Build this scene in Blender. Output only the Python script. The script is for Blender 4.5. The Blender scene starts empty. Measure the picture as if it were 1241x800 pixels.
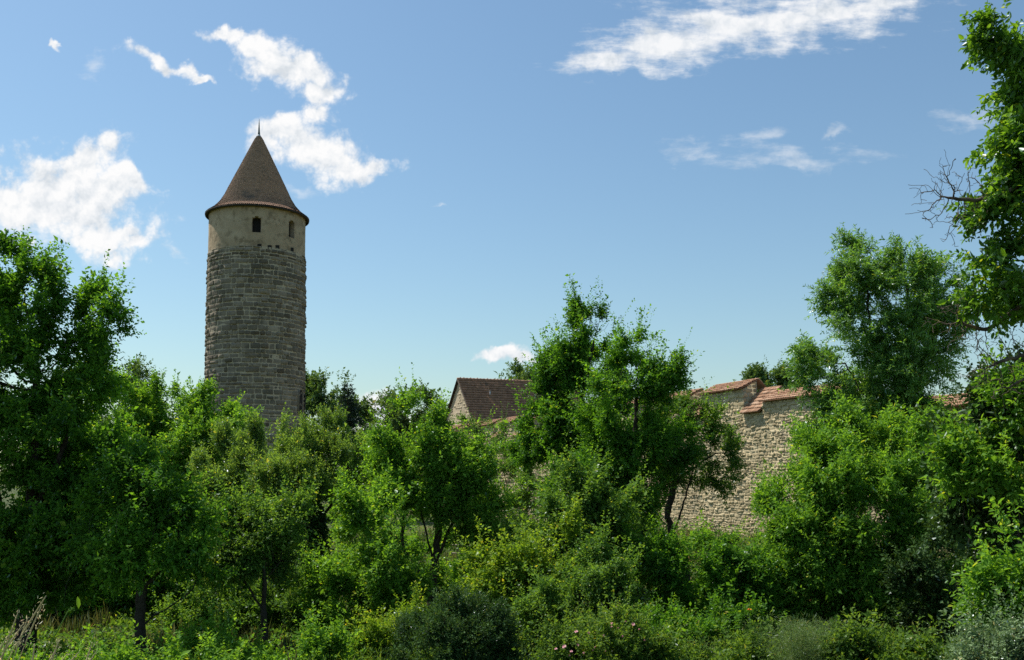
import bpy, bmesh, math, random
import numpy as np
from mathutils import Vector, noise as mnoise

R = math.radians
random.seed(7)
rng = np.random.default_rng(11)
scene = bpy.context.scene
COL = scene.collection

# ------------------------------------------------------------------ camera
F = 1150.0                      # focal length in photo pixels (photo is 1241 x 800)
PITCH = R(3.0)
HORIZON = 572.0
PY0 = HORIZON - F * math.tan(PITCH)
cam_d = bpy.data.cameras.new('camera')
cam = bpy.data.objects.new('camera', cam_d)
COL.objects.link(cam)
cam.location = (0, 0, 0)
cam.rotation_euler = (R(90) + PITCH, 0, 0)
cam_d.sensor_width = 36.0
cam_d.sensor_fit = 'HORIZONTAL'
cam_d.lens = 36.0 * F / 1241.0
cam_d.shift_y = (PY0 - 400.0) / 1241.0
cam_d.clip_start = 0.05
cam_d.clip_end = 6000
scene.camera = cam

SUN_EL = R(60)
SUN_AZ = math.atan2(-0.87, 0.50)          # measured from +Y towards +X
sun_dir = Vector((math.sin(SUN_AZ) * math.cos(SUN_EL), math.cos(SUN_AZ) * math.cos(SUN_EL), math.sin(SUN_EL)))

# ------------------------------------------------------------------ world: sky and clouds by direction
world = bpy.data.worlds.new('World')
scene.world = world
world.use_nodes = True


class NT:
    """small helper to wire shader nodes"""
    def __init__(self, tree):
        self.t = tree
        tree.nodes.clear()

    def n(self, kind, ins=None, **props):
        nd = self.t.nodes.new(kind)
        for k, v in props.items():
            setattr(nd, k, v)
        for k, v in (ins or {}).items():
            s = nd.inputs[k]
            if isinstance(v, bpy.types.NodeSocket):
                self.t.links.new(v, s)
            else:
                s.default_value = v
        return nd

    def math(self, op, a, b=0.0, c=0.0, clamp=False):
        nd = self.n('ShaderNodeMath', {0: a, 1: b, 2: c}, operation=op)
        nd.use_clamp = clamp
        return nd.outputs[0]

    def vmath(self, op, a, b=(0, 0, 0)):
        nd = self.n('ShaderNodeVectorMath', {0: a, 1: b}, operation=op)
        return nd.outputs['Value'] if op in ('LENGTH', 'DOT_PRODUCT') else nd.outputs[0]

    def noise(self, vec, scale, detail=4.0, rough=0.55, out='Fac', lac=2.0, dims='3D'):
        return self.n('ShaderNodeTexNoise', {'Vector': vec, 'Scale': scale, 'Detail': detail, 'Roughness': rough, 'Lacunarity': lac}, noise_dimensions=dims).outputs[out]

    def ramp(self, fac, stops, interp='LINEAR'):
        nd = self.n('ShaderNodeValToRGB', {'Fac': fac})
        cr = nd.color_ramp
        cr.interpolation = interp
        while len(cr.elements) < len(stops):
            cr.elements.new(0.5)
        for e, (p, c) in zip(cr.elements, stops):
            e.position = p
            e.color = tuple(c) + (1.0,) if len(c) == 3 else c
        return nd.outputs['Color']

    def mix(self, fac, a, b, mode='MIX'):
        nd = self.n('ShaderNodeMix', data_type='RGBA', blend_type=mode)
        for s, v in ((nd.inputs[0], fac), (nd.inputs[6], a), (nd.inputs[7], b)):
            if isinstance(v, bpy.types.NodeSocket):
                self.t.links.new(v, s)
            else:
                s.default_value = v if not isinstance(v, tuple) or len(v) == 4 else v + (1.0,)
        return nd.outputs[2]

    def smooth(self, x, lo, hi):
        nd = self.n('ShaderNodeMapRange', {0: x, 1: lo, 2: hi, 3: 0.0, 4: 1.0}, interpolation_type='SMOOTHSTEP')
        return nd.outputs[0]


def build_world():
    w = NT(world.node_tree)
    sky = w.n('ShaderNodeTexSky', sky_type='NISHITA', sun_disc=False)
    sky.sun_elevation = SUN_EL
    sky.sun_rotation = SUN_AZ
    sky.altitude = 250
    sky.air_density = 1.25
    sky.dust_density = 1.0
    sky.ozone_density = 0.7
    geo = w.n('ShaderNodeTexCoord')
    d = w.n('ShaderNodeSeparateXYZ', {0: geo.outputs['Generated']})
    front = w.math('GREATER_THAN', d.outputs['Y'], 0.05)
    ysafe = w.math('MAXIMUM', d.outputs['Y'], 0.05)
    u = w.math('DIVIDE', d.outputs['X'], ysafe)
    v = w.math('DIVIDE', d.outputs['Z'], ysafe)
    uv = w.n('ShaderNodeCombineXYZ', {0: u, 1: v, 2: 0.0}).outputs[0]

    def warp(vec, scale, amp, detail=3.0):
        nz = w.n('ShaderNodeTexNoise', {'Vector': vec, 'Scale': scale, 'Detail': detail, 'Roughness': 0.6}, noise_dimensions='2D').outputs['Color']
        off = w.vmath('SUBTRACT', nz, (0.5, 0.5, 0.5))
        sc = w.n('ShaderNodeVectorMath', {0: off, 'Scale': amp}, operation='SCALE').outputs[0]
        return w.vmath('ADD', vec, sc)

    def field(vec, blobs, k=0.25):
        acc = None
        for (px, py, rx, ry, rot) in blobs:
            mp = w.n('ShaderNodeMapping', {'Vector': vec, 'Location': ((px - 620.5) / F, (HORIZON - py) / F, 0),
                                           'Rotation': (0, 0, R(rot)), 'Scale': (rx / F, ry / F, 1)}, vector_type='TEXTURE')
            ln = w.vmath('LENGTH', mp.outputs[0])
            acc = ln if acc is None else w.math('SMOOTH_MIN', acc, ln, k)
        return acc

    # heaped clouds
    p1 = warp(warp(uv, 8.0, 0.06), 30.0, 0.026, 5.0)
    s1 = field(p1, [(60, 215, 78, 46, -8), (88, 262, 96, 46, -15), (20, 245, 70, 52, 0), (60, 235, 90, 60, -10), (110, 290, 60, 26, -8), (150, 288, 46, 20, -12), (105, 185, 46, 26, 10), (150, 215, 34, 18, -10), (120, 230, 50, 40, -10),
                    (350, 80, 58, 28, -14), (275, 36, 40, 14, -14), (315, 55, 40, 20, -20), (380, 110, 36, 20, 5), (372, 140, 26, 22, 0), (375, 182, 62, 32, -10), (432, 198, 44, 16, -6),
                    (328, 165, 40, 22, 8), (185, 66, 50, 13, -20), (232, 86, 26, 6, -20), (49, 47, 11, 5, -45),
                    (462, 505, 30, 22, 0), (470, 520, 40, 30, 0), (615, 432, 38, 9, 3), (1215, 470, 60, 30, 5), (1150, 500, 70, 24, 5)], 0.35)

    def fine(vec):
        a_ = w.math('MULTIPLY', w.math('SUBTRACT', w.noise(vec, 24.0, 9.0, 0.62, dims='2D'), 0.5), 2.0)
        vo = w.n('ShaderNodeTexVoronoi', {'Vector': vec, 'Scale': 38.0, 'Detail': 3.0, 'Roughness': 0.6}, feature='F1', voronoi_dimensions='2D').outputs['Distance']
        return w.math('SUBTRACT', a_, w.math('MULTIPLY', w.math('SUBTRACT', vo, 0.62), 0.7))
    pf = warp(uv, 20.0, 0.012, 3.0)
    f0 = fine(pf)
    f1 = fine(w.vmath('ADD', pf, (-0.006, 0.011, 0)))
    dens1 = w.math('ADD', w.math('SUBTRACT', 1.27, s1), w.math('MULTIPLY', f0, 0.66))
    a1 = w.math('POWER', w.smooth(dens1, -0.1, 0.72), 1.15)
    # thin wind-drawn veils
    st = w.n('ShaderNodeMapping', {'Vector': uv, 'Rotation': (0, 0, R(-12)), 'Scale': (0.42, 1.5, 1.0)}).outputs[0]
    p2 = warp(warp(uv, 7.0, 0.05), 40.0, 0.02, 4.0)
    s2 = field(p2, [(800, 45, 105, 32, 4), (930, 15, 190, 38, 4), (740, 55, 60, 20, 4), (1040, 0, 110, 24, 6)])
    s3 = field(p2, [(845, 178, 64, 16, 4), (965, 192, 34, 9, -10), (1008, 154, 26, 7, 14), (930, 165, 40, 14, 20), (1175, 135, 62, 20, 12), (960, 185, 130, 18, 4),
                    (100, 70, 30, 20, 50), (360, 222, 30, 10, 0), (215, 255, 18, 12, 0), (200, 300, 40, 12, -30), (530, 240, 16, 5, 0)])
    nC = w.noise(st, 40.0, 8.0, 0.62, dims='2D')
    nD = w.noise(p2, 60.0, 6.0, 0.6, dims='2D')
    d2 = w.math('ADD', w.math('SUBTRACT', 1.1, s2), w.math('MULTIPLY', w.math('SUBTRACT', nC, 0.5), 1.9))
    d2 = w.math('ADD', d2, w.math('MULTIPLY', w.math('SUBTRACT', nD, 0.5), 0.5))
    a2 = w.math('MULTIPLY', w.smooth(d2, -0.1, 0.95), 0.93)
    d3 = w.math('ADD', w.math('SUBTRACT', 0.95, s3), w.math('MULTIPLY', w.math('SUBTRACT', nC, 0.5), 2.2))
    a3 = w.math('MULTIPLY', w.smooth(d3, 0.1, 1.2), 0.42)
    a = w.math('MAXIMUM', w.math('MAXIMUM', a1, a2), a3)
    a = w.math('MULTIPLY', a, front)
    # cloud colour with sun shading painted in: whiter towards the upper left, greyer away
    lit = w.math('ADD', 0.55, w.math('MULTIPLY', w.math('SUBTRACT', f0, f1), 0.55))
    body = w.math('ADD', w.math('MULTIPLY', lit, 0.7), w.math('MULTIPLY', w.noise(p1, 10.0, 4.0, 0.5, dims='2D'), 0.35))
    ccol = w.ramp(body, [(0.30, (0.70, 0.75, 0.80)), (0.50, (0.86, 0.89, 0.92)), (0.72, (1.0, 1.0, 1.0))])
    cl = w.n('ShaderNodeVectorMath', {0: ccol, 'Scale': CLOUD_GAIN}, operation='SCALE').outputs[0]
    skyc = w.mix(1.0, sky.outputs[0], SKY_TINT, 'MULTIPLY')
    col = w.mix(a, skyc, cl)
    bg = w.n('ShaderNodeBackground', {'Color': col, 'Strength': SKY_STRENGTH})
    w.n('ShaderNodeOutputWorld', {'Surface': bg.outputs[0]})


SKY_STRENGTH = 0.102
SKY_TINT = (0.85, 1.01, 1.06)
CLOUD_GAIN = 8.3
build_world()

sun_d = bpy.data.lights.new('sun', 'SUN')
sun = bpy.data.objects.new('sun', sun_d)
COL.objects.link(sun)
sun_d.energy = 5.0
sun_d.angle = R(0.53)
sun_d.color = (1.0, 0.95, 0.86)
sun.rotation_euler = (-sun_dir).to_track_quat('-Z', 'Y').to_euler()

vs = scene.view_settings
vs.view_transform = 'Standard'
vs.look = 'None'
vs.exposure = 0.22
vs.gamma = 1.0
vs.use_curve_mapping = False
scene.render.engine = 'CYCLES'
scene.cycles.max_bounces = 6
scene.cycles.diffuse_bounces = 3
scene.cycles.glossy_bounces = 2
scene.cycles.transmission_bounces = 4
scene.cycles.transparent_max_bounces = 4
scene.cycles.use_denoising = False
scene.cycles.sample_clamp_direct = 6.0
scene.cycles.sample_clamp_indirect = 3.0
scene.cycles.caustics_reflective = False
scene.cycles.caustics_refractive = False


# ------------------------------------------------------------------ placing
def P(px, py, y):
    """point at world depth y seen at photo pixel (px, py)"""
    xc = (px - 620.5) / F
    yc = (PY0 - py) / F
    dx, dy, dz = xc, math.cos(PITCH) - yc * math.sin(PITCH), math.sin(PITCH) + yc * math.cos(PITCH)
    k = y / dy
    return np.array((dx * k, y, dz * k))


def sstep(a, b, x):
    t = np.clip((np.asarray(x, float) - a) / (b - a), 0, 1)
    return t * t * (3 - 2 * t)


WA = np.array((17.56, 36.0))              # right end of the town wall
WD = np.array((-0.358, 0.934))            # its direction, away to the left
WN = np.array((-0.934, -0.358))           # outward normal


def ground(x, y):
    x = np.asarray(x, float)
    y = np.asarray(y, float)
    low = sstep(4.4, 11.5, y)                         # the bank one stands on, falling to the old moat
    h = -1.62 + low * -2.55
    inside = (x - WA[0]) * WN[0] + (y - WA[1]) * WN[1]
    h = h + 0.9 * sstep(3.0, 14.0, x) * sstep(14, 40, y) * sstep(-2, 0.2, inside)
    h = h + 3.0 * sstep(1.0, -6.0, inside) * sstep(84, 92, y)
    wob = 0.12 * np.sin(x * 0.9 + 1.3) * np.sin(y * 0.7) + 0.07 * np.sin(x * 2.1 + y * 1.7)
    return h + wob * sstep(6, 14, y)


# ------------------------------------------------------------------ objects
def tag(o, label=None, cat=None, group=None, kind=None):
    if label: o['label'] = label
    if cat: o['category'] = cat
    if group: o['group'] = group
    if kind: o['kind'] = kind
    return o


def empty(name, loc, label=None, cat=None, group=None):
    o = bpy.data.objects.new(name, None)
    COL.objects.link(o)
    o.location = tuple(loc)
    o.empty_display_size = 0.3
    return tag(o, label, cat, group)


def mesh_np(name, verts, faces, mat, parent=None, tint=None, smooth=False):
    """verts (N,3) world space; faces: list of (M,k) index arrays; tint: per-face values in the same order"""
    me = bpy.data.meshes.new(name)
    verts = np.asarray(verts, np.float32)
    o = bpy.data.objects.new(name, me)
    if parent is not None:
        root = parent
        off = np.zeros(3)
        while root is not None:
            off += np.array(root.location)
            root = root.parent
        verts = verts - off.astype(np.float32)
        o.parent = parent
    faces = [np.asarray(f, np.int32) for f in faces if len(f)]
    loops = np.concatenate([f.ravel() for f in faces])
    sizes = np.concatenate([np.full(len(f), f.shape[1], np.int32) for f in faces])
    starts = np.concatenate(([0], np.cumsum(sizes)[:-1])).astype(np.int32)
    me.vertices.add(len(verts))
    me.vertices.foreach_set('co', verts.ravel())
    me.loops.add(len(loops))
    me.loops.foreach_set('vertex_index', loops)
    me.polygons.add(len(sizes))
    me.polygons.foreach_set('loop_start', starts)
    if smooth:
        me.polygons.foreach_set('use_smooth', np.ones(len(sizes), bool))
    if tint is not None:
        at = me.attributes.new('tint', 'FLOAT', 'FACE')
        at.data.foreach_set('value', np.asarray(tint, np.float32))
    me.update(calc_edges=True)
    if mat: me.materials.append(mat)
    COL.objects.link(o)
    return o


class MB:
    """collects pieces of ONE mesh"""
    def __init__(self):
        self.v, self.f, self.t, self.n = [], [], [], 0

    def add(self, verts, faces, tint=0.5):
        verts = np.asarray(verts, float)
        for f in faces:
            f = np.asarray(f, int)
            if f.ndim == 1: f = f[None]
            self.f.append(f + self.n)
            t = np.asarray(tint, float)
            self.t.append(np.full(len(f), float(t)) if t.ndim == 0 else t)
        self.v.append(verts)
        self.n += len(verts)

    def box(self, c, s, tint=0.5, ax=None):
        c = np.asarray(c, float)
        ax = np.eye(3) if ax is None else np.asarray(ax, float)
        sg = np.array([(-1, -1, -1), (1, -1, -1), (1, 1, -1), (-1, 1, -1), (-1, -1, 1), (1, -1, 1), (1, 1, 1), (-1, 1, 1)]) * 0.5
        v = c + (sg * np.asarray(s)) @ ax
        self.add(v, [np.array([(0, 3, 2, 1), (4, 5, 6, 7), (0, 1, 5, 4), (1, 2, 6, 5), (2, 3, 7, 6), (3, 0, 4, 7)])], tint)

    def tube(self, pts, rad, k=6, tint=0.5, cap=True):
        pts = np.asarray(pts, float)
        rad = np.broadcast_to(np.asarray(rad, float), (len(pts),))
        d = np.gradient(pts, axis=0)
        d /= np.linalg.norm(d, axis=1)[:, None] + 1e-9
        ref = np.array((0.31, 0.2, 0.93)) if abs(d[0][2]) < 0.9 else np.array((0.93, 0.31, 0.1))
        a = np.cross(d, ref); a /= np.linalg.norm(a, axis=1)[:, None] + 1e-9
        b = np.cross(d, a)
        th = np.arange(k) * 2 * math.pi / k
        v = pts[:, None] + rad[:, None, None] * (a[:, None] * np.cos(th)[None, :, None] + b[:, None] * np.sin(th)[None, :, None])
        m = len(pts)
        i = np.arange(m - 1)[:, None] * k
        j = np.arange(k)[None]
        j2 = (j + 1) % k
        q = np.stack([i + j, i + j2, i + k + j2, i + k + j], -1).reshape(-1, 4)
        fs = [q]
        if cap: fs += [np.arange(k)[::-1][None], (np.arange(k) + (m - 1) * k)[None]]
        self.add(v.reshape(-1, 3), fs, tint)

    def lathe(self, c, prof, k=48, tint=0.5):
        th = np.arange(k) * 2 * math.pi / k
        v = np.array([[(c[0] + r * math.cos(t), c[1] + r * math.sin(t), z) for t in th] for r, z in prof]).reshape(-1, 3)
        i = np.arange(len(prof) - 1)[:, None] * k
        j = np.arange(k)[None]
        j2 = (j + 1) % k
        self.add(v, [np.stack([i + j, i + j2, i + k + j2, i + k + j], -1).reshape(-1, 4)], tint)

    def build(self, name, mat, parent=None, smooth=False):
        return mesh_np(name, np.concatenate(self.v), self.f, mat, parent, np.concatenate(self.t), smooth)


# ------------------------------------------------------------------ materials
def new_mat(name):
    m = bpy.data.materials.new(name)
    m.use_nodes = True
    return m, NT(m.node_tree)


def tint_attr(w):
    return w.n('ShaderNodeAttribute', attribute_name='tint').outputs['Fac']


def leaf_mat(name, dark, mid, light, trans=0.5, warm=(1.75, 1.6, 0.5), gloss=0.09, rough=0.5):
    m, w = new_mat(name)
    t = tint_attr(w)
    col = w.ramp(t, [(0.0, dark), (0.45, mid), (0.88, light), (0.97, light), (1.0, (light[0] * 1.7, light[1] * 1.1, light[2]))])
    tc = w.mix(1.0, col, warm, 'MULTIPLY')
    dif = w.n('ShaderNodeBsdfDiffuse', {'Color': col})
    tr = w.n('ShaderNodeBsdfTranslucent', {'Color': tc})
    gl = w.n('ShaderNodeBsdfGlossy', {'Color': (0.9, 0.95, 1.0, 1), 'Roughness': rough})
    fr = w.n('ShaderNodeFresnel', {'IOR': 1.42})
    m1 = w.n('ShaderNodeMixShader', {0: trans, 1: dif.outputs[0], 2: tr.outputs[0]})
    m2 = w.n('ShaderNodeMixShader', {0: w.math('MULTIPLY', fr.outputs[0], gloss), 1: m1.outputs[0], 2: gl.outputs[0]})
    w.n('ShaderNodeOutputMaterial', {'Surface': m2.outputs[0]})
    return m


def simple_mat(name, stops, scale=6.0, rough=0.9, bump=0.3, use_tint=0.5, bscale=None, detail=6.0, stain=None):
    """noise + tint through a colour ramp, with bump"""
    m, w = new_mat(name)
    tc = w.n('ShaderNodeTexCoord').outputs['Object']
    nz = w.noise(tc, scale, detail, 0.6)
    fac = w.math('ADD', w.math('MULTIPLY', nz, 1 - use_tint), w.math('MULTIPLY', tint_attr(w), use_tint)) if use_tint else nz
    col = w.ramp(fac, stops)
    if stain:
        sc, colr, lo, hi = stain
        col = w.mix(w.math('MULTIPLY', w.smooth(w.noise(tc, sc, 7.0, 0.62), lo, hi), 0.8), col, colr)
    bn = w.n('ShaderNodeBump', {'Strength': bump, 'Distance': 0.03, 'Height': w.noise(tc, bscale or scale * 3, 6.0, 0.65)})
    b = w.n('ShaderNodeBsdfPrincipled', {'Base Color': col, 'Roughness': rough, 'Specular IOR Level': 0.25, 'Normal': bn.outputs[0]})
    w.n('ShaderNodeOutputMaterial', {'Surface': b.outputs[0]})
    return m


M = {}
M['tower_stone'] = simple_mat('tower_stone', [(0.18, (0.10, 0.074, 0.048)), (0.42, (0.195, 0.158, 0.112)), (0.60, (0.28, 0.228, 0.165)), (0.85, (0.42, 0.345, 0.25))], 3.0, 0.92, 0.5, 0.6, 14.0,
                             stain=(0.45, (0.11, 0.095, 0.068), 0.5, 0.66))
M['tower_mortar'] = simple_mat('tower_mortar', [(0.3, (0.40, 0.32, 0.215)), (0.7, (0.56, 0.46, 0.32))], 4.0, 0.95, 0.4, 0.0, 20.0)
M['plaster'] = simple_mat('plaster', [(0.25, (0.31, 0.22, 0.135)), (0.5, (0.46, 0.34, 0.215)), (0.75, (0.56, 0.43, 0.285))], 0.9, 0.95, 0.5, 0.0, 5.0,
                          stain=(1.5, (0.22, 0.16, 0.095), 0.5, 0.66))
M['wall_stone'] = simple_mat('wall_stone', [(0.12, (0.30, 0.228, 0.13)), (0.45, (0.455, 0.362, 0.212)), (0.65, (0.54, 0.44, 0.272)), (0.9, (0.63, 0.53, 0.35))], 2.5, 0.95, 0.5, 0.6, 16.0,
                            stain=(0.4, (0.27, 0.225, 0.155), 0.52, 0.7))
M['wall_mortar'] = simple_mat('wall_mortar', [(0.3, (0.41, 0.33, 0.195)), (0.7, (0.56, 0.465, 0.295))], 4.0, 0.95, 0.5, 0.0, 18.0)
M['gable'] = simple_mat('gable_render', [(0.25, (0.38, 0.31, 0.205)), (0.5, (0.52, 0.43, 0.295)), (0.75, (0.62, 0.53, 0.375))], 1.2, 0.95, 0.6, 0.2, 4.0)
M['red_tile'] = simple_mat('red_roof_tile', [(0.1, (0.16, 0.075, 0.045)), (0.4, (0.30, 0.165, 0.10)), (0.65, (0.43, 0.245, 0.15)), (0.95, (0.54, 0.38, 0.27))], 9.0, 0.85, 0.2, 0.7,
                           stain=(2.2, (0.16, 0.125, 0.085), 0.54, 0.72))
M['brown_tile'] = simple_mat('brown_roof_tile', [(0.1, (0.15, 0.075, 0.045)), (0.45, (0.28, 0.160, 0.098)), (0.7, (0.37, 0.205, 0.125)), (0.93, (0.60, 0.28, 0.15))], 7.0, 0.85, 0.2, 0.7,
                             stain=(1.6, (0.10, 0.09, 0.07), 0.55, 0.72))
M['tower_tile'] = simple_mat('tower_roof_tile', [(0.1, (0.24, 0.155, 0.11)), (0.45, (0.43, 0.268, 0.182)), (0.7, (0.52, 0.325, 0.222)), (0.95, (0.56, 0.33, 0.22))], 5.0, 0.8, 0.2, 0.6,
                             stain=(0.45, (0.17, 0.145, 0.125), 0.53, 0.68))
M['dark_wood'] = simple_mat('dark_wood', [(0.3, (0.03, 0.024, 0.018)), (0.7, (0.07, 0.055, 0.04))], 8.0, 0.85, 0.3, 0.0)
M['old_wood'] = simple_mat('weathered_wood', [(0.3, (0.13, 0.105, 0.075)), (0.7, (0.27, 0.225, 0.165))], 8.0, 0.85, 0.3, 0.3)
M['dark_void'] = simple_mat('painted_opening_shade', [(0.3, (0.018, 0.016, 0.014)), (0.7, (0.035, 0.03, 0.026))], 8.0, 0.9, 0.2, 0.0)  # near-black colour standing for the shade inside openings, not boards
M['copper'] = simple_mat('green_copper', [(0.3, (0.03, 0.07, 0.065)), (0.7, (0.07, 0.14, 0.12))], 10.0, 0.5, 0.1, 0.0)
M['zinc'] = simple_mat('zinc_sheet', [(0.3, (0.42, 0.43, 0.44)), (0.7, (0.58, 0.59, 0.60))], 10.0, 0.4, 0.1, 0.0)
M['bark'] = simple_mat('bark', [(0.3, (0.035, 0.027, 0.02)), (0.7, (0.085, 0.068, 0.05))], 9.0, 0.95, 0.7, 0.0, 30.0)
M['dead_bark'] = simple_mat('lichen_bark', [(0.35, (0.07, 0.055, 0.04)), (0.58, (0.13, 0.105, 0.075)), (0.75, (0.28, 0.19, 0.07))], 5.0, 0.95, 0.5, 0.0, 30.0)
M['straw'] = simple_mat('straw', [(0.2, (0.33, 0.27, 0.14)), (0.8, (0.55, 0.46, 0.27))], 8.0, 0.8, 0.1, 0.6)
M['soil'] = simple_mat('soil', [(0.3, (0.055, 0.042, 0.028)), (0.55, (0.10, 0.078, 0.05)), (0.8, (0.17, 0.135, 0.09))], 2.5, 1.0, 0.8, 0.0, 12.0)
M['earth'] = simple_mat('meadow', [(0.25, (0.03, 0.045, 0.012)), (0.5, (0.055, 0.075, 0.02)), (0.62, (0.10, 0.095, 0.035)), (0.8, (0.20, 0.165, 0.075))], 0.35, 1.0, 0.8, 0.0, 8.0)
M['pink'] = simple_mat('pink_petal', [(0.2, (0.55, 0.22, 0.27)), (0.8, (0.75, 0.48, 0.47))], 12.0, 0.7, 0.0, 0.6)
M['orange'] = simple_mat('orange_petal', [(0.2, (0.75, 0.16, 0.02)), (0.8, (0.85, 0.28, 0.03))], 12.0, 0.6, 0.0, 0.6)

L = {}
L['deep'] = leaf_mat('deep_green_leaf', (0.0427, 0.1068, 0.0198), (0.0738, 0.1940, 0.0238), (0.1656, 0.3499, 0.0356), 0.5)
L['fresh'] = leaf_mat('fresh_green_leaf', (0.0634, 0.1461, 0.0224), (0.1177, 0.2578, 0.0330), (0.2356, 0.4297, 0.0554), 0.5)
L['plum'] = leaf_mat('pale_green_leaf', (0.0759, 0.1453, 0.0338), (0.1459, 0.2545, 0.0625), (0.2610, 0.3929, 0.1100), 0.5, gloss=0.16)
L['lime'] = leaf_mat('lime_green_leaf', (0.0778, 0.1593, 0.0161), (0.1432, 0.2577, 0.0264), (0.2853, 0.3936, 0.0529), 0.5)
L['ash'] = leaf_mat('ash_leaf', (0.0629, 0.1459, 0.0374), (0.1153, 0.2485, 0.0535), (0.2097, 0.3977, 0.0784), 0.5, gloss=0.22)
L['apple'] = leaf_mat('apple_leaf', (0.0556, 0.1129, 0.0290), (0.0958, 0.1988, 0.0396), (0.1928, 0.3315, 0.0620), 0.5)
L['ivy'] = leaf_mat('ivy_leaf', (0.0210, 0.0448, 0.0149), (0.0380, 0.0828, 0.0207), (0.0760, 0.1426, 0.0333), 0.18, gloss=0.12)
L['box'] = leaf_mat('box_leaf', (0.026, 0.062, 0.018), (0.05, 0.108, 0.030), (0.10, 0.19, 0.05), 0.25, gloss=0.16)
L['grey'] = leaf_mat('grey_green_leaf', (0.065, 0.120, 0.045), (0.125, 0.205, 0.075), (0.22, 0.32, 0.13), 0.3, (1.2, 1.2, 0.7), 0.35)
L['feather'] = leaf_mat('feathery_leaf', (0.12, 0.20, 0.065), (0.19, 0.29, 0.10), (0.28, 0.38, 0.15), 0.35, (1.2, 1.2, 0.6), 0.2)
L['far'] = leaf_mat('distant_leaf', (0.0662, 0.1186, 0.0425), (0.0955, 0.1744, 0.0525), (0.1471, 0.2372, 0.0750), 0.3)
L['spruce'] = leaf_mat('spruce_needle', (0.0192, 0.0384, 0.0240), (0.0312, 0.0576, 0.0360), (0.0504, 0.0840, 0.0540), 0.1)
L['dry'] = leaf_mat('meadow_grass', (0.0550, 0.0935, 0.0220), (0.1155, 0.1540, 0.0440), (0.2860, 0.2585, 0.0990), 0.35, (1.2, 1.1, 0.7), 0.1)
L['straw'] = leaf_mat('straw_blade', (0.42, 0.37, 0.20), (0.58, 0.52, 0.31), (0.72, 0.65, 0.43), 0.45, (1.05, 1.05, 0.95), 0.05)
L['walnut'] = leaf_mat('walnut_leaf', (0.0544, 0.1289, 0.0185), (0.0997, 0.2234, 0.0264), (0.2084, 0.3781, 0.0462), 0.5, gloss=0.16)
L['weed'] = leaf_mat('weed_leaf', (0.048, 0.105, 0.018), (0.092, 0.182, 0.032), (0.185, 0.29, 0.058), 0.5)


# ------------------------------------------------------------------ ground
def build_ground():
    xs = np.concatenate([np.linspace(-1500, -80, 12), np.arange(-60, 60, 0.8), np.linspace(80, 1500, 12)])
    ys = np.concatenate([np.linspace(-400, -30, 6), np.arange(-20, 110, 0.8), np.linspace(130, 3500, 16)])
    X, Y = np.meshgrid(xs, ys)
    Z = ground(X, Y)
    v = np.stack([X, Y, Z], -1).reshape(-1, 3)
    nx, ny = len(xs), len(ys)
    i = np.arange(ny - 1)[:, None] * nx
    j = np.arange(nx - 1)[None]
    q = np.stack([i + j, i + j + 1, i + nx + j + 1, i + nx + j], -1).reshape(-1, 4)
    o = mesh_np('ground', v, [q], M['earth'], smooth=True)
    tag(o, kind='structure')
    # trodden garden path
    cl = [P(560, 860, 17.0), P(640, 800, 20.0), P(690, 770, 23.0), P(760, 745, 27.0), P(800, 725, 31.0)]
    cl = np.array(cl)[:, :2]
    t = np.linspace(0, len(cl) - 1, 40)
    c = np.stack([np.interp(t, range(len(cl)), cl[:, k]) for k in (0, 1)], 1)
    d = np.gradient(c, axis=0); d /= np.linalg.norm(d, axis=1)[:, None]
    nrm = np.stack([-d[:, 1], d[:, 0]], 1)
    ks = np.linspace(-1.1, 1.1, 7)
    pts = c[:, None] + nrm[:, None] * ks[None, :, None] * (1 + 0.15 * np.sin(t * 5))[:, None, None]
    z = ground(pts[..., 0], pts[..., 1]) + 0.03 * (1 - (ks / 1.1) ** 2)[None] + 0.004
    v = np.concatenate([pts, z[..., None]], -1).reshape(-1, 3)
    i = np.arange(39)[:, None] * 7
    j = np.arange(6)[None]
    q = np.stack([i + j, i + j + 1, i + 7 + j + 1, i + 7 + j], -1).reshape(-1, 4)
    tag(mesh_np('path', v, [q], M['soil'], smooth=True), kind='structure')


build_ground()


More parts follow.
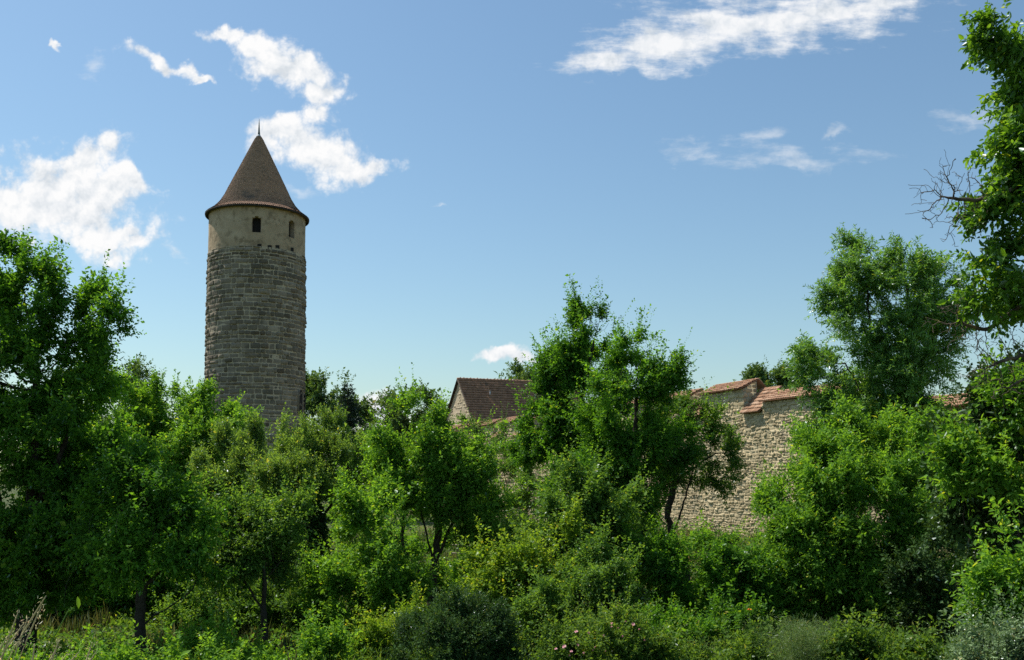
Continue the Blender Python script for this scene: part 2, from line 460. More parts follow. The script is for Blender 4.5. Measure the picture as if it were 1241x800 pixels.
# ------------------------------------------------------------------ masonry
def stones(mb, mapf, length, z0, z1, ch=(0.2, 0.34), sl=(0.25, 0.6), boss=(0.02, 0.07), gap=0.022, top=None, jitter=0.25, rnd=None, tone=None, rough=1.0, wrap=False, warp=0.0, zmax=None, corner=0.28, flat=0.0):
    """courses of bossed stones; mapf(s, z, out) -> world point arrays"""
    rnd = rnd or random
    z = z0
    while z < z1 - 0.08:
        h = min(rnd.uniform(*ch), z1 - z)
        if z1 - (z + h) < 0.1: h = z1 - z
        s = 0.0 if wrap else -rnd.uniform(0, sl[0])
        while s < length - 0.05:
            l = rnd.uniform(*sl) * rnd.choice((0.8, 1, 1, 1.25))
            if length - (s + l) < 0.15: l = length - s
            a, b = max(s, 0) + gap / 2, s + l - gap / 2
            s += l
            if b - a < 0.06: continue
            lo, hi = z + gap / 2, z + h - gap / 2
            if rnd.random() < 0.12 and h > 0.24: hi -= h * rnd.uniform(0.1, 0.3)
            if top is not None:
                tp = top((a + b) / 2)
                if lo > tp - 0.08: continue
                hi = min(hi, tp - 0.01)
            w, hh = b - a, hi - lo
            r = corner * min(w, hh)
            ring = np.array([(a + r, lo), (b - r, lo), (b, lo + r), (b, hi - r), (b - r, hi), (a + r, hi), (a, hi - r), (a, lo + r)])
            ring += np.array([(rnd.uniform(-1, 1) * jitter * r * 0.6, rnd.uniform(-1, 1) * jitter * r * 0.6) for _ in range(8)])
            c = np.array([(a + b) / 2 + rnd.uniform(-0.1, 0.1) * w, (lo + hi) / 2 + rnd.uniform(-0.12, 0.12) * hh])
            dp = rnd.uniform(*boss)
            tl = rnd.uniform(-0.5, 0.5) * dp * rough
            mid = c + (ring - c) * (0.86 + 0.08 * flat)
            inn = c + (ring - c) * (rnd.uniform(0.5, 0.68) + 0.16 * flat)
            dm = dp * (0.7 + 0.25 * np.array([rnd.uniform(-1, 1) for _ in range(8)]) * rough)
            di = dp * (1.0 + 0.3 * np.array([rnd.uniform(-1, 1) for _ in range(8)]) * rough) + tl * (ring[:, 1] - c[1]) / hh
            allp = np.concatenate([ring, mid, inn, c[None]])
            out = np.concatenate([np.full(8, -0.01), dm, di, [dp * rnd.uniform(1.0, 1.3)]])
            if warp:
                wv = np.array([(mnoise.noise(Vector((p[0] * .8, p[1] * .8, 1.7))) * .8 + mnoise.noise(Vector((p[0] * 2.3, p[1] * 2.3, 5.1))) * .4, mnoise.noise(Vector((p[0] * 1.3, p[1] * 1.1, 9.3))) + mnoise.noise(Vector((p[0] * 3.1, p[1] * 3.1, 4.4))) * .5) for p in allp])
                allp = allp + wv * warp
                if zmax is not None: allp[:, 1] = np.minimum(allp[:, 1], zmax(c[0]))
            v = mapf(allp[:, 0], allp[:, 1], out)
            k = np.arange(8); k2 = (k + 1) % 8
            q = np.concatenate([np.stack([k, k2, 8 + k2, 8 + k], 1), np.stack([8 + k, 8 + k2, 16 + k2, 16 + k], 1)])
            tr = np.stack([16 + k, 16 + k2, np.full(8, 24)], 1)
            tn = min(1, max(0, rnd.gauss(0.48, 0.2) + (tone(c[0], c[1]) if tone else 0)))
            mb.add(v, [q, tr], tn)
        z += h


def tiles(mb, o, u, vup, nrm, length, slope, row=0.16, tw=0.18, tint=(0.35, 0.75), rnd=None, lift=0.028, ragged=0.0, odd=None, point=0.25, thick=0.015):
    """plain tiles in courses on a plane: o lower left corner, u along the eave, vup up the slope"""
    rnd = rnd or random
    o, u, vup, nrm = (np.asarray(a, float) for a in (o, u, vup, nrm))
    nr = max(1, int(math.ceil(slope / row)))
    for r in range(nr):
        y0 = r * row
        y1 = min(y0 + row * 1.35, slope)
        x = -tw * (0.5 if r % 2 else 0.0)
        wav = [0.012 * math.sin(r * 1.7 + ragged * 11 + k) for k in range(4)]
        while x < length:
            xa, xb = max(x, 0), min(x + tw - 0.006, length)
            x += tw
            if xb - xa < 0.03: continue
            dy = rnd.uniform(-1, 1) * 0.012 + wav[int(xa * 1.3) % 4]
            lf = lift + rnd.uniform(0, 0.012)
            yl = y0 + dy - (0.04 if r == 0 else 0)
            xm = (xa + xb) / 2
            cut = point * tw * 0.5
            low = [(xa, yl + cut, lf), (xm - tw * 0.2, yl, lf), (xm + tw * 0.2, yl, lf), (xb, yl + cut, lf)]
            up = [(xb, y1, 0.006), (xa, y1, 0.006)]
            pl = np.array(low + up)
            base = np.array([(a, b, c - thick) for a, b, c in low])
            pv = np.concatenate([pl, base])
            v = o + pv[:, :1] * u + pv[:, 1:2] * vup + pv[:, 2:] * nrm
            t = rnd.uniform(*tint)
            if rnd.random() < 0.05: t = min(1, t + 0.2)
            if odd:
                t = odd(xm, y0, t)
            mb.add(v, [np.array([(0, 1, 2, 3, 4, 5)]), np.array([(6, 7, 1, 0), (7, 8, 2, 1), (8, 9, 3, 2)])], t)


# ------------------------------------------------------------------ the round tower
TC = np.array(P(310.5, 400, 85.0))
TX, TY = TC[0], TC[1]
S85 = 85.0 / F


def zt(py, depth=85.0):
    return P(310, py, depth)[2]


def build_tower():
    rt = random.Random(3)
    base = (TX, TY, -4.4)
    t = empty('round_tower', base, 'tall round stone watchtower with pointed brown tiled roof', 'tower')
    z_st = zt(311)                  # top of the bare masonry
    z_ev = zt(264)
    z_ap = zt(164.5)
    Rb, Rs, Rp, Re = 4.40, 4.30, 4.235, 4.56

    def rad(z): return Rb + (Rs - Rb) * np.clip((z + 4.4) / (z_st + 4.4), 0, 1)

    def mp(s, z, out):
        r = rad(z) + out - 0.03
        th = s / 4.35
        return np.stack([TX + r * np.cos(th), TY + r * np.sin(th), z], -1)
    core = MB()
    core.lathe((TX, TY), [(Rb - 0.03, -4.4), (Rs - 0.03, z_st - 0.03)], 96)
    st = core.build('shaft', M['tower_mortar'], t, smooth=True)
    mb = MB()
    stones(mb, mp, 2 * math.pi * 4.35, -4.4, z_st - 0.02, (0.27, 0.52), (0.3, 1.05), (0.0, 0.115), 0.06, rnd=rt, rough=1.4, jitter=0.9, wrap=True, corner=0.16, flat=1.0, warp=0.03, zmax=lambda s: z_st,
           top=lambda s: z_st - 0.05 + 0.12 * math.sin(s * 1.9) + 0.1 * math.sin(s * 5.3))
    mb.build('masonry', M['tower_stone'], st)
    # plastered storey with the openings cut as recesses
    wins = []                       # (angle, z0, z1, halfwidth)

    def ang(px, py):
        """angle on the cylinder where the pixel meets its front"""
        lo, hi = math.pi, 2 * math.pi
        best = None
        for k in range(2000):
            a = lo + (hi - lo) * k / 1999
            x, y = TX + Rp * math.cos(a), TY + Rp * math.sin(a)
            if (x * math.cos(a) + y * math.sin(a)) > 0 and False: continue
            nx, ny = math.cos(a), math.sin(a)
            if nx * (0 - x) + ny * (0 - y) < 0: continue
            e = abs(x / y * F * 1.0 - (px - 620.5))
            if best is None or e < best[0]: best = (e, a, y)
        return best[1], best[2]
    a1, d1 = ang(307, 272); a2, d2 = ang(350.3, 278)
    wins.append((a1, zt(281.5, d1), zt(262.5, d1), 0.36))
    wins.append((a2, zt(287.5, d2), zt(267.5, d2), 0.36))
    # grid over the cylinder, cells dropped where a window sits
    pl = MB()
    K = 360
    th0 = 0.0
    zs = sorted(set([z_st - 0.35] + list(np.linspace(z_st - 0.1, z_ev + 0.05, 30))))
    th = np.arange(K) * 2 * math.pi / K
    V = np.array([[(0, 0, 0)] * K for _ in zs], float)
    for i, z in enumerate(zs):
        for k in range(K):
            n = mnoise.noise(Vector((math.cos(th[k]) * 4.2, math.sin(th[k]) * 4.2, z)) * 0.9) * 0.03 + mnoise.noise(Vector((math.cos(th[k]) * 4.2, math.sin(th[k]) * 4.2, z)) * 3.5) * 0.012
            r = Rp + n
            zz = z
            if i == 0: zz = z_st - 0.15 + 0.14 * math.sin(th[k] * 8.2) * math.sin(th[k] * 3.1 + 1) + 0.07 * math.sin(th[k] * 23)
            V[i, k] = (TX + r * math.cos(th[k]), TY + r * math.sin(th[k]), zz)
    faces = []
    for i in range(len(zs) - 1):
        zc = (zs[i] + zs[i + 1]) / 2
        for k in range(K):
            tc = (k + 0.5) * 2 * math.pi / K
            hole = False
            for (a, z0, z1, hw) in wins:
                ds = abs((tc - a + math.pi) % (2 * math.pi) - math.pi) * Rp
                zt_ = z1 - 0.16 * (ds / hw) ** 2
                if ds < hw and z0 < zc < zt_: hole = True
            if not hole:
                faces.append((i * K + k, i * K + (k + 1) % K, (i + 1) * K + (k + 1) % K, (i + 1) * K + k))
    pl.add(V.reshape(-1, 3), [np.array(faces)])
    up = pl.build('upper_wall', M['plaster'], t, smooth=True)
    for (a, z0, z1, hw) in wins:
        er = np.array((math.cos(a), math.sin(a), 0)); et = np.array((-math.sin(a), math.cos(a), 0))
        fr = MB()
        n = 10
        prof = [(-hw - 0.03, z0 - 0.04), (hw + 0.03, z0 - 0.04)] + [(hw * math.cos(x) + 0.03 * math.cos(x), z1 - 0.16 + 0.2 * math.sin(x)) for x in np.linspace(0, math.pi, n)]
        ring_o = np.array([TC * 0 + np.array((TX, TY, 0)) + er * (Rp + 0.012 - 0.5 * s * s / Rp) + et * s + np.array((0, 0, z)) for s, z in prof])
        ring_i = np.array([np.array((TX, TY, 0)) + er * (Rp - 0.55) + et * s * 0.86 + np.array((0, 0, z0 + (z - z0) * 0.97)) for s, z in prof])
        m = len(prof)
        k = np.arange(m); k2 = (k + 1) % m
        fr.add(np.concatenate([ring_o, ring_i]), [np.stack([k, k2, m + k2, m + k], 1)])
        wo = fr.build('window', M['plaster'], up)
        pn = MB()
        pn.add(ring_i + er * 0.02, [np.arange(m)[None]])
        pn.build('window_dark', M['dark_void'], wo)  # dark sheet painted as the shade inside the window
    for px, py in ((311, 298), (323.5, 299.5), (333, 299.5), (351, 302.5)):
        a, d = ang(px, py)
        er = np.array((math.cos(a), math.sin(a), 0)); et = np.array((-math.sin(a), math.cos(a), 0))
        c = np.array((TX, TY, 0)) + er * (Rp + 0.02) + np.array((0, 0, zt(py, d)))
        hb = MB()
        # flat dark patch on the plaster, painted for the shade in a square socket
        s_ = 0.145
        q = [(-s_, -s_), (s_, -s_ * 0.9), (s_ * 0.9, s_), (-s_, s_ * 0.8)]
        rim = np.array([c + et * x * 1.25 + er * 0.015 + np.array((0, 0, y * 1.25)) for x, y in q])
        inn = np.array([c + et * x + np.array((0, 0, y)) + er * 0.012 for x, y in q])
        k = np.arange(4); k2 = (k + 1) % 4
        hb.add(np.concatenate([rim, inn]), [np.stack([k, k2, 4 + k2, 4 + k], 1), np.array([(4, 5, 6, 7)])])
        hb.build('putlog_hole', M['dark_void'], up)
    # slit opening low on the right flank
    a, d = ang(361.5, 490)
    er = np.array((math.cos(a), math.sin(a), 0)); et = np.array((-math.sin(a), math.cos(a), 0))
    z0, z1 = zt(502, d), zt(472, d)
    sl = MB()
    hw = 0.42
    prof = [(-hw, z0), (hw, z0)] + [(hw * math.cos(x), z1 - hw + hw * math.sin(x)) for x in np.linspace(0, math.pi, 9)]
    rr = rad((z0 + z1) / 2)
    ro = np.array([np.array((TX, TY, z)) + er * (rr + 0.14) + et * s for s, z in prof])
    ri = np.array([np.array((TX, TY, z0 + (z - z0) * 0.97 + 0.03)) + er * (rr + 0.06) + et * s * 0.8 for s, z in prof])
    rb = np.array([np.array((TX, TY, z)) + er * (rr - 0.1) + et * s * 1.1 for s, z in prof])
    m = len(prof); k = np.arange(m); k2 = (k + 1) % m
    sl.add(np.concatenate([rb, ro, ri]), [np.stack([k, k2, m + k2, m + k], 1), np.stack([m + k, m + k2, 2 * m + k2, 2 * m + k], 1)])
    so = sl.build('doorway', M['tower_stone'], t)
    sp = MB(); sp.add(ri - er * 0.01, [np.arange(m)[None]]); sp.build('doorway_dark', M['dark_void'], so)  # dark sheet painted as the shade within the arched opening
    # downpipe beside it
    a, d = ang(369.6, 500)
    er = np.array((math.cos(a), math.sin(a), 0))
    dp = MB(); dp.tube([np.array((TX, TY, zz)) + er * 4.47 for zz in (zt(535), zt(520), zt(478))], 0.06, 8)
    dp.build('downpipe', M['dark_wood'], t)
    # roof: curved cone of small tiles
    H = z_ap - z_ev
    pk = [(Re, 0.0), (3.93, 0.46), (3.36, 1.08), (2.92, 1.82), (2.66, 2.4), (0.36, H - 0.35), (0.12, H)]
    pr = np.array(pk)
    # arc length sampling of the profile
    seg = np.concatenate([[0], np.cumsum(np.hypot(*np.diff(pr, axis=0).T))])
    tot = seg[-1]
    prof = lambda s: (np.interp(s, seg, pr[:, 0]), np.interp(s, seg, pr[:, 1]))
    core = MB()
    ss = np.linspace(0, tot, 40)
    core.lathe((TX, TY), [(Rp - 0.05, z_ev - 0.03), (Re - 0.05, z_ev - 0.07), (Re - 0.02, z_ev - 0.02)] + [(prof(s)[0] - 0.035, z_ev + prof(s)[1] - 0.01) for s in ss], 96)
    ro = core.build('roof', M['dark_wood'], t, smooth=False)
    tl = MB()
    row = 0.155
    nr = int(tot / row)
    for r in range(nr):
        s0 = r * row
        s1 = min(s0 + row * 1.4, tot)
        r0, h0 = prof(s0); r1, h1 = prof(s1)
        sdir = np.array((r1 - r0, h1 - h0)); sdir /= np.linalg.norm(sdir)
        nd = np.array((sdir[1], -sdir[0]))
        n = max(8, int(2 * math.pi * r0 / 0.17))
        for k in range(n):
            a0 = (k + (0.5 if r % 2 else 0)) * 2 * math.pi / n
            a1_ = a0 + 2 * math.pi / n * 0.965
            lf = 0.03 + rt.uniform(0, 0.012)
            dy = rt.uniform(-0.012, 0.012)
            rl, hl = r0 + nd[0] * lf + sdir[0] * dy, h0 - nd[1] * -lf + sdir[1] * dy
            am = (a0 + a1_) / 2
            c_ = 0.03
            pts = [(a0, rl + sdir[0] * c_, hl + sdir[1] * c_), (a0 + (a1_ - a0) * 0.28, rl, hl), (a0 + (a1_ - a0) * 0.72, rl, hl), (a1_, rl + sdir[0] * c_, hl + sdir[1] * c_), (a1_, r1, h1), (a0, r1, h1)]
            v = [(TX + q * math.cos(a), TY + q * math.sin(a), z_ev + h) for a, q, h in pts]
            v += [(x - 0.016 * nd[0] * math.cos(am), y - 0.016 * nd[0] * math.sin(am), z - 0.016 * -nd[1] - 0.008) for x, y, z in v[:4]]
            tl.add(v, [np.array([(0, 1, 2, 3, 4, 5)]), np.array([(6, 7, 1, 0), (7, 8, 2, 1), (8, 9, 3, 2)])], min(1, max(0, rt.gauss(0.5, 0.16))))
    tl.build('tile', M['tower_tile'], ro).name = 'roof_tiling'
    ev = MB()
    ev.lathe((TX, TY), [(Re - 0.10, z_ev - 0.16), (Re + 0.0, z_ev - 0.14), (Re + 0.025, z_ev - 0.02), (Re - 0.08, z_ev + 0.0)], 96)
    ev.build('eaves_board', M['dark_wood'], ro, smooth=False)
    fi = MB()
    fi.lathe((TX, TY), [(0.26, z_ap - 0.5), (0.22, z_ap - 0.12), (0.10, z_ap + 0.12), (0.07, z_ap + 0.16)], 16)
    fz = fi.build('roof_cap', M['zinc'], ro, smooth=True)
    fi = MB()
    fi.lathe((TX, TY), [(0.12, z_ap + 0.1), (0.085, z_ap + 0.35), (0.06, z_ap + 0.8), (0.02, z_ap + 1.45), (0.004, z_ap + 1.6)], 10)
    fi.build('finial', M['copper'], ro, smooth=True)


build_tower()


# ------------------------------------------------------------------ town wall
def wp(t, off, z):
    """point on the wall: t metres from its right end, off metres behind its outer face"""
    q = WA + WD * t - WN * off
    return np.array((q[0], q[1], z))


U3 = np.array((WD[0], WD[1], 0.0)); N3 = np.array((WN[0], WN[1], 0.0)); Z3 = np.array((0, 0, 1.0))
TH = 0.9


WEND = 104.0


def build_town_wall():
    rw = random.Random(5)
    secs = []                        # (t0, t1, eave height, merlon?)
    secs += [(0, 4.6, 2.52, True), (4.6, 6.3, 1.5, False), (6.3, 13.3, 3.58, True), (13.3, 15.0, 3.05, False), (15.0, 19.0, 4.38, True), (19.0, 20.5, 3.1, False)]
    t = 20.5
    while t < WEND - 4:
        secs.append((t, t + 4.0, 4.3, True))
        if t + 5.6 < WEND - 4: secs.append((t + 4.0, t + 5.6, 3.05, False))
        t += 5.6
    root = empty('town_wall', wp(0, 0, -4.2), 'long rubble stone town wall with stepped red tile caps', 'wall')

    def height(s):
        for a, b, e, m in secs:
            if a <= s < b: return e
        return 3.0
    core = MB()
    for a, b, e, m in secs:
        zb = -5.4
        zt_ = e - 0.02
        o = np.array([wp(a, 0, zb), wp(b, 0, zb), wp(b, 0, zt_), wp(a, 0, zt_), wp(a, TH, zb), wp(b, TH, zb), wp(b, TH, zt_ + (0.5 if m else 0.95)), wp(a, TH, zt_ + (0.5 if m else 0.95))])
        core.add(o, [np.array([(1, 0, 3, 2), (4, 5, 6, 7), (0, 4, 7, 3), (5, 1, 2, 6), (3, 7, 6, 2)])])
    body = core.build('wall', M['wall_mortar'], root)
    fac = MB()

    def mp(s, z, out):
        q = WA[None] + WD[None] * s[:, None] + WN[None] * out[:, None]
        return np.concatenate([q, z[:, None]], 1)

    def tone(s, z):
        # bare warm rubble below, weathered lime wash near the top
        return 0.10 * math.sin(s * 0.8) + 0.06
    stones(fac, mp, 44.0, -5.2, 4.5, (0.09, 0.21), (0.14, 0.52), (0.004, 0.055), 0.008, rnd=rw, top=lambda s: height(s) + 0.02, jitter=1.3, rough=1.7, tone=tone, warp=0.10, zmax=lambda s: height(s) + 0.02)
    mp_far = lambda s, z, out: mp(s + 44.0, z, out)
    stones(fac, mp_far, secs[-1][1] - 44.0, -5.2, 4.5, (0.2, 0.4), (0.3, 0.9), (0.02, 0.14), 0.02, rnd=rw, top=lambda s: height(s + 44.0) + 0.02, jitter=1.2, rough=1.7, tone=tone, warp=0.10, zmax=lambda s: height(s + 44.0) + 0.02)
    fac.build('facing', M['wall_stone'], body)
    # end faces of the merlons, in thinner stones
    ends = MB()
    for i, (a, b, e, m) in enumerate(secs):
        if not m: continue
        low = secs[i - 1][2] - 0.1 if i else -5.0

        def me(s, z, out, a=a):
            q = WA[None] + WD[None] * (a - out)[:, None] - WN[None] * s[:, None]
            return np.concatenate([q, z[:, None]], 1)
        stones(ends, me, TH, low, e + 0.45, (0.18, 0.3), (0.25, 0.5), (0.01, 0.03), 0.03, rnd=rw, top=lambda s, e=e: e + 0.5 * s / TH)
    ends.build('merlon_end', M['wall_stone'], body)
    for a, b, e, m in secs:
        c = MB()
        rise = 0.56 if m else 1.35
        run = 1.25 if m else 1.45
        fr = 0.24
        sl = math.hypot(rise, run)
        vup = (-N3 * run + Z3 * rise) / sl
        nr = np.cross(-U3, vup); nr = nr if nr[2] > 0 else -nr
        oo = wp(a - (0.06 if m else -0.01), -fr, e + 0.02)
        ln = b - a + (0.10 if m else -0.02)
        # boarding under the tiles
        o2 = oo - nr * 0.05 + vup * 0.03
        v = np.array([o2, o2 + U3 * ln, o2 + U3 * ln + vup * (sl - 0.06), o2 + vup * (sl - 0.06)])
        v = np.concatenate([v, v + nr * 0.04])
        c.add(v, [np.array([(0, 1, 2, 3), (7, 6, 5, 4), (0, 4, 5, 1), (1, 5, 6, 2), (2, 6, 7, 3), (3, 7, 4, 0)])], 0.2)
        tiles(c, oo, U3, vup, nr, ln, sl, 0.29, 0.19, (0.3, 0.95), rw, lift=0.07, ragged=a, thick=0.045)
        # back slope and ridge
        back = oo + vup * sl
        vb = (-N3 * 0.5 - Z3 * 0.45); lb = np.linalg.norm(vb); vb /= lb
        v = np.array([back + nr * 0.02, back + U3 * ln + nr * 0.02, back + U3 * ln + vb * lb, back + vb * lb])
        v = np.concatenate([v, v - Z3 * 0.06])
        c.add(v, [np.array([(0, 1, 2, 3), (7, 6, 5, 4), (0, 4, 5, 1), (1, 5, 6, 2), (2, 6, 7, 3), (3, 7, 4, 0)])], 0.5)
        x = 0.0
        while x < ln - 0.1:
            l = min(0.36, ln - x)
            c.tube([back + U3 * x - Z3 * 0.02, back + U3 * (x + l * 0.5) - Z3 * 0.015, back + U3 * (x + l) - Z3 * 0.02], (0.06, 0.064, 0.068), 8, rw.uniform(0.4, 0.8))
            x += 0.35
        c.build('tile_cap' if m else 'gap_cap', M['red_tile'], root)


build_town_wall()


# ------------------------------------------------------------------ house behind the wall
def build_house():
    rh = random.Random(9)
    D = 104.0
    ap = P(556.5, 459.5, D)
    rd = np.array((0.925, 0.38, 0.0))           # ridge direction
    fd = np.array((0.38, -0.925, 0.0))          # towards the viewer
    w, rise, ln = 6.7, 6.4, 14.0
    zr = ap[2]; ze = zr - rise
    h = empty('stone_house', (ap[0], ap[1], -1.2), 'old stone house with steep dark brown tiled roof behind the wall', 'house')
    A = np.array((ap[0], ap[1], 0.0))
    q = lambda s, f, z: A + rd * s + fd * f + Z3 * z
    wb = MB()
    zb = -4.2
    v = np.array([q(0, w, zb), q(0, w, ze), q(0, 0, zr - 0.12), q(0, -w, ze), q(0, -w, zb), q(ln, w, zb), q(ln, w, ze), q(ln, 0, zr - 0.12), q(ln, -w, ze), q(ln, -w, zb)])
    wb.add(v, [np.array([(0, 1, 2, 3, 4)]), np.array([(9, 8, 7, 6, 5)]), np.array([(0, 5, 6, 1), (4, 3, 8, 9)])])
    wo = wb.build('wall', M['gable'], h)
    st = MB()
    mp = lambda s, z, out: np.array(A)[None] + fd[None] * (w - s)[:, None] - rd[None] * out[:, None] + Z3[None] * z[:, None]
    stones(st, mp, 2 * w, 1.0, zr - 0.3, (0.22, 0.4), (0.3, 0.8), (0.015, 0.06), 0.03, rnd=rh, top=lambda s: zr - 0.25 - rise * abs(w - s) / w if abs(w - s) > 2.2 or rh.random() < 0.55 else 1.0, jitter=0.9, rough=1.3)
    st.build('gable_stones', M['gable'], wo)
    sl = math.hypot(w + 0.35, rise * (w + 0.35) / w)
    vup = (-fd * w + Z3 * rise) / math.hypot(w, rise)
    nr = (fd * rise + Z3 * w) / math.hypot(w, rise)
    oo = q(-0.22, 0, zr) - vup * sl
    rf = MB()
    for sgn in (1, -1):
        f2 = fd * sgn
        vu = (-f2 * w + Z3 * rise) / math.hypot(w, rise)
        nn = (f2 * rise + Z3 * w) / math.hypot(w, rise)
        o2 = q(-0.2, 0, zr) - vu * sl - nn * 0.03
        v = np.array([o2, o2 + rd * (ln + 0.4), o2 + rd * (ln + 0.4) + vu * sl, o2 + vu * sl])
        v = np.concatenate([v - nn * 0.08, v])
        rf.add(v, [np.array([(0, 1, 2, 3), (7, 6, 5, 4), (0, 4, 5, 1), (1, 5, 6, 2), (3, 7, 4, 0)])])
    ro = rf.build('roof', M['dark_wood'], h)
    tl = MB()

    def odd(x, y, t):
        if 3.0 < x - (y - 5.6) * -0.35 < 3.28 and 4.9 < y < 6.9: return 0.95
        if 8.2 < x - (y - 5.6) * -0.35 < 8.5 and 4.7 < y < 6.4: return 0.93
        if y > 7.4 and rh.random() < 0.16: return 0.85
        if y < 2.5 and rh.random() < 0.1: return min(1, t + 0.2)
        return t
    tiles(tl, oo, rd, vup, nr, ln + 0.44, sl - 0.05, 0.41, 0.26, (0.25, 0.72), rh, lift=0.13, odd=odd, point=0.0, thick=0.09)
    tl.build('roof_tiling', M['brown_tile'], ro)
    rg = MB()
    s = -0.25
    while s < ln + 0.2:
        rg.tube([q(s, 0, zr + 0.02), q(s + 0.2, 0, zr + 0.03), q(s + 0.42, 0, zr + 0.04)], (0.13, 0.14, 0.155), 9, rh.uniform(0.35, 0.7))
        if rh.random() < 0.5:
            rg.tube([q(s + 0.4, 0, zr + 0.1), q(s + 0.4, 0, zr + 0.24)], 0.05, 6, 0.5)
        s += 0.4
    rg.build('ridge', M['red_tile'], ro)
    bg = MB()
    bg.tube([q(-0.22, 0.0, zr - 0.02), q(-0.22, w + 0.3, ze - 0.32)], 0.07, 6)
    bg.tube([q(-0.22, 0.0, zr - 0.02), q(-0.22, -w - 0.3, ze - 0.32)], 0.07, 6)
    bg.build('bargeboard', M['dark_wood'], ro)
    for x, y in ((3.05, 7.0), (8.3, 6.6)):
        pm = MB()
        c = oo + rd * x + vup * y + nr * 0.05
        pm.tube([c, c + nr * 0.12 + Z3 * 0.1, c + nr * 0.14 + Z3 * 0.32], 0.07, 8)
        pm.tube([c + nr * 0.14 + Z3 * 0.32, c + nr * 0.14 + Z3 * 0.38], 0.11, 8)
        pm.build('vent_pipe', M['zinc'], ro)


build_house()


# ------------------------------------------------------------------ plants
def unit(a):
    return a / (np.linalg.norm(a, axis=-1, keepdims=True) + 1e-9)


def colonize(pos, par, attr, step, kill, g, iters=120, up=0.08):
    """space colonisation: grow a branch skeleton through the attraction points"""
    pos = [np.asarray(p, float) for p in pos]
    par = list(par)
    kids = [0] * len(pos)
    A = np.asarray(attr, float)
    NP = np.array(pos)
    D = np.linalg.norm(A[:, None] - NP[None], axis=2)
    near = D.argmin(1); dist = D.min(1)
    alive = dist > kill
    for it in range(iters):
        idx = np.nonzero(alive)[0]
        if len(idx) < 3: break
        src = near[idx]
        dv = unit(A[idx] - NP[src])
        # far points pull less: only the closest share decides once the crown has been entered
        acc = np.zeros((len(NP), 3))
        wgt = 1.0 / (0.3 + dist[idx])
        np.add.at(acc, src, dv * wgt[:, None])
        s = np.unique(src)
        dr = acc[s]
        dr = unit(dr) + g.normal(0, 0.16, (len(s), 3)) + np.array((0, 0, up))
        new = NP[s] + unit(dr) * step
        ok = np.array([kids[i] < 5 for i in s])
        if not ok.any(): break
        s, new = s[ok], new[ok]
        for i in s: kids[i] += 1
        kids += [0] * len(s)
        n0 = len(NP)
        par += [int(i) for i in s]
        NP = np.concatenate([NP, new])
        Dn = np.linalg.norm(A[:, None] - new[None], axis=2)
        m = Dn.argmin(1); md = Dn.min(1)
        b = md < dist
        near[b] = m[b] + n0; dist[b] = md[b]
        alive = alive & (dist > kill)
    return NP, np.array(par)


def radii(par, tip, expo=2.3):
    n = len(par)
    r = np.zeros(n)
    cnt = np.zeros(n, int)
    for i in range(n - 1, -1, -1):
        if r[i] == 0: r[i] = tip ** expo
        cnt[i] += 1
        if par[i] >= 0:
            r[par[i]] += r[i]; cnt[par[i]] += cnt[i]
    return r ** (1 / expo), cnt


def skeleton_mesh(mb, P_, par, rad, minr=0.0, ksplit=0.05):
    n = len(par)
    d = np.zeros((n, 3))
    main = np.full(n, -1)
    best = np.zeros(n)
    for i in range(n):
        p = par[i]
        if p >= 0:
            d[i] = P_[i] - P_[p]
            if rad[i] > best[p]: best[p] = rad[i]; main[p] = i
    roots = np.nonzero(par < 0)[0]
    for r in roots:
        d[r] = d[main[r]] if main[r] >= 0 else (0, 0, 1)
    d = unit(d)
    ref = np.array((0.37, 0.21, 0.12)); 
    a = np.cross(d, np.where(np.abs(d[:, 2:3]) > 0.5, np.array((0.9, 0.35, 0.0)), np.array((0.2, 0.1, 0.95)))); a = unit(a)
    b = np.cross(d, a)
    for k, sel in ((8, rad > ksplit), (4, (rad <= ksplit) & (rad >= minr))):
        e = np.nonzero(sel & (par >= 0))[0]
        if not len(e): continue
        p = par[e]
        ismain = main[p] == e
        th = np.arange(k) * 2 * math.pi / k
        r0 = np.where(ismain, rad[p], np.minimum(rad[p], rad[e] * 1.15))
        fa = np.where(ismain[:, None], a[p], a[e]); fb = np.where(ismain[:, None], b[p], b[e])
        swap = (np.abs(d[p][:, 2]) > 0.5) != (np.abs(d[e][:, 2]) > 0.5)
        fa = np.where(swap[:, None], a[e], fa); fb = np.where(swap[:, None], b[e], fb)
        c, s = np.cos(th), np.sin(th)
        v0 = P_[p][:, None] + r0[:, None, None] * (fa[:, None] * c[None, :, None] + fb[:, None] * s[None, :, None])
        v1 = P_[e][:, None] + rad[e][:, None, None] * (a[e][:, None] * c[None, :, None] + b[e][:, None] * s[None, :, None])
        V = np.concatenate([v0, v1], 1).reshape(-1, 3)
        o = np.arange(len(e))[:, None] * (2 * k)
        j = np.arange(k)[None]; j2 = (j + 1) % k
        q = np.stack([o + j, o + j2, o + k + j2, o + k + j], -1).reshape(-1, 4)
        mb.add(V, [q])


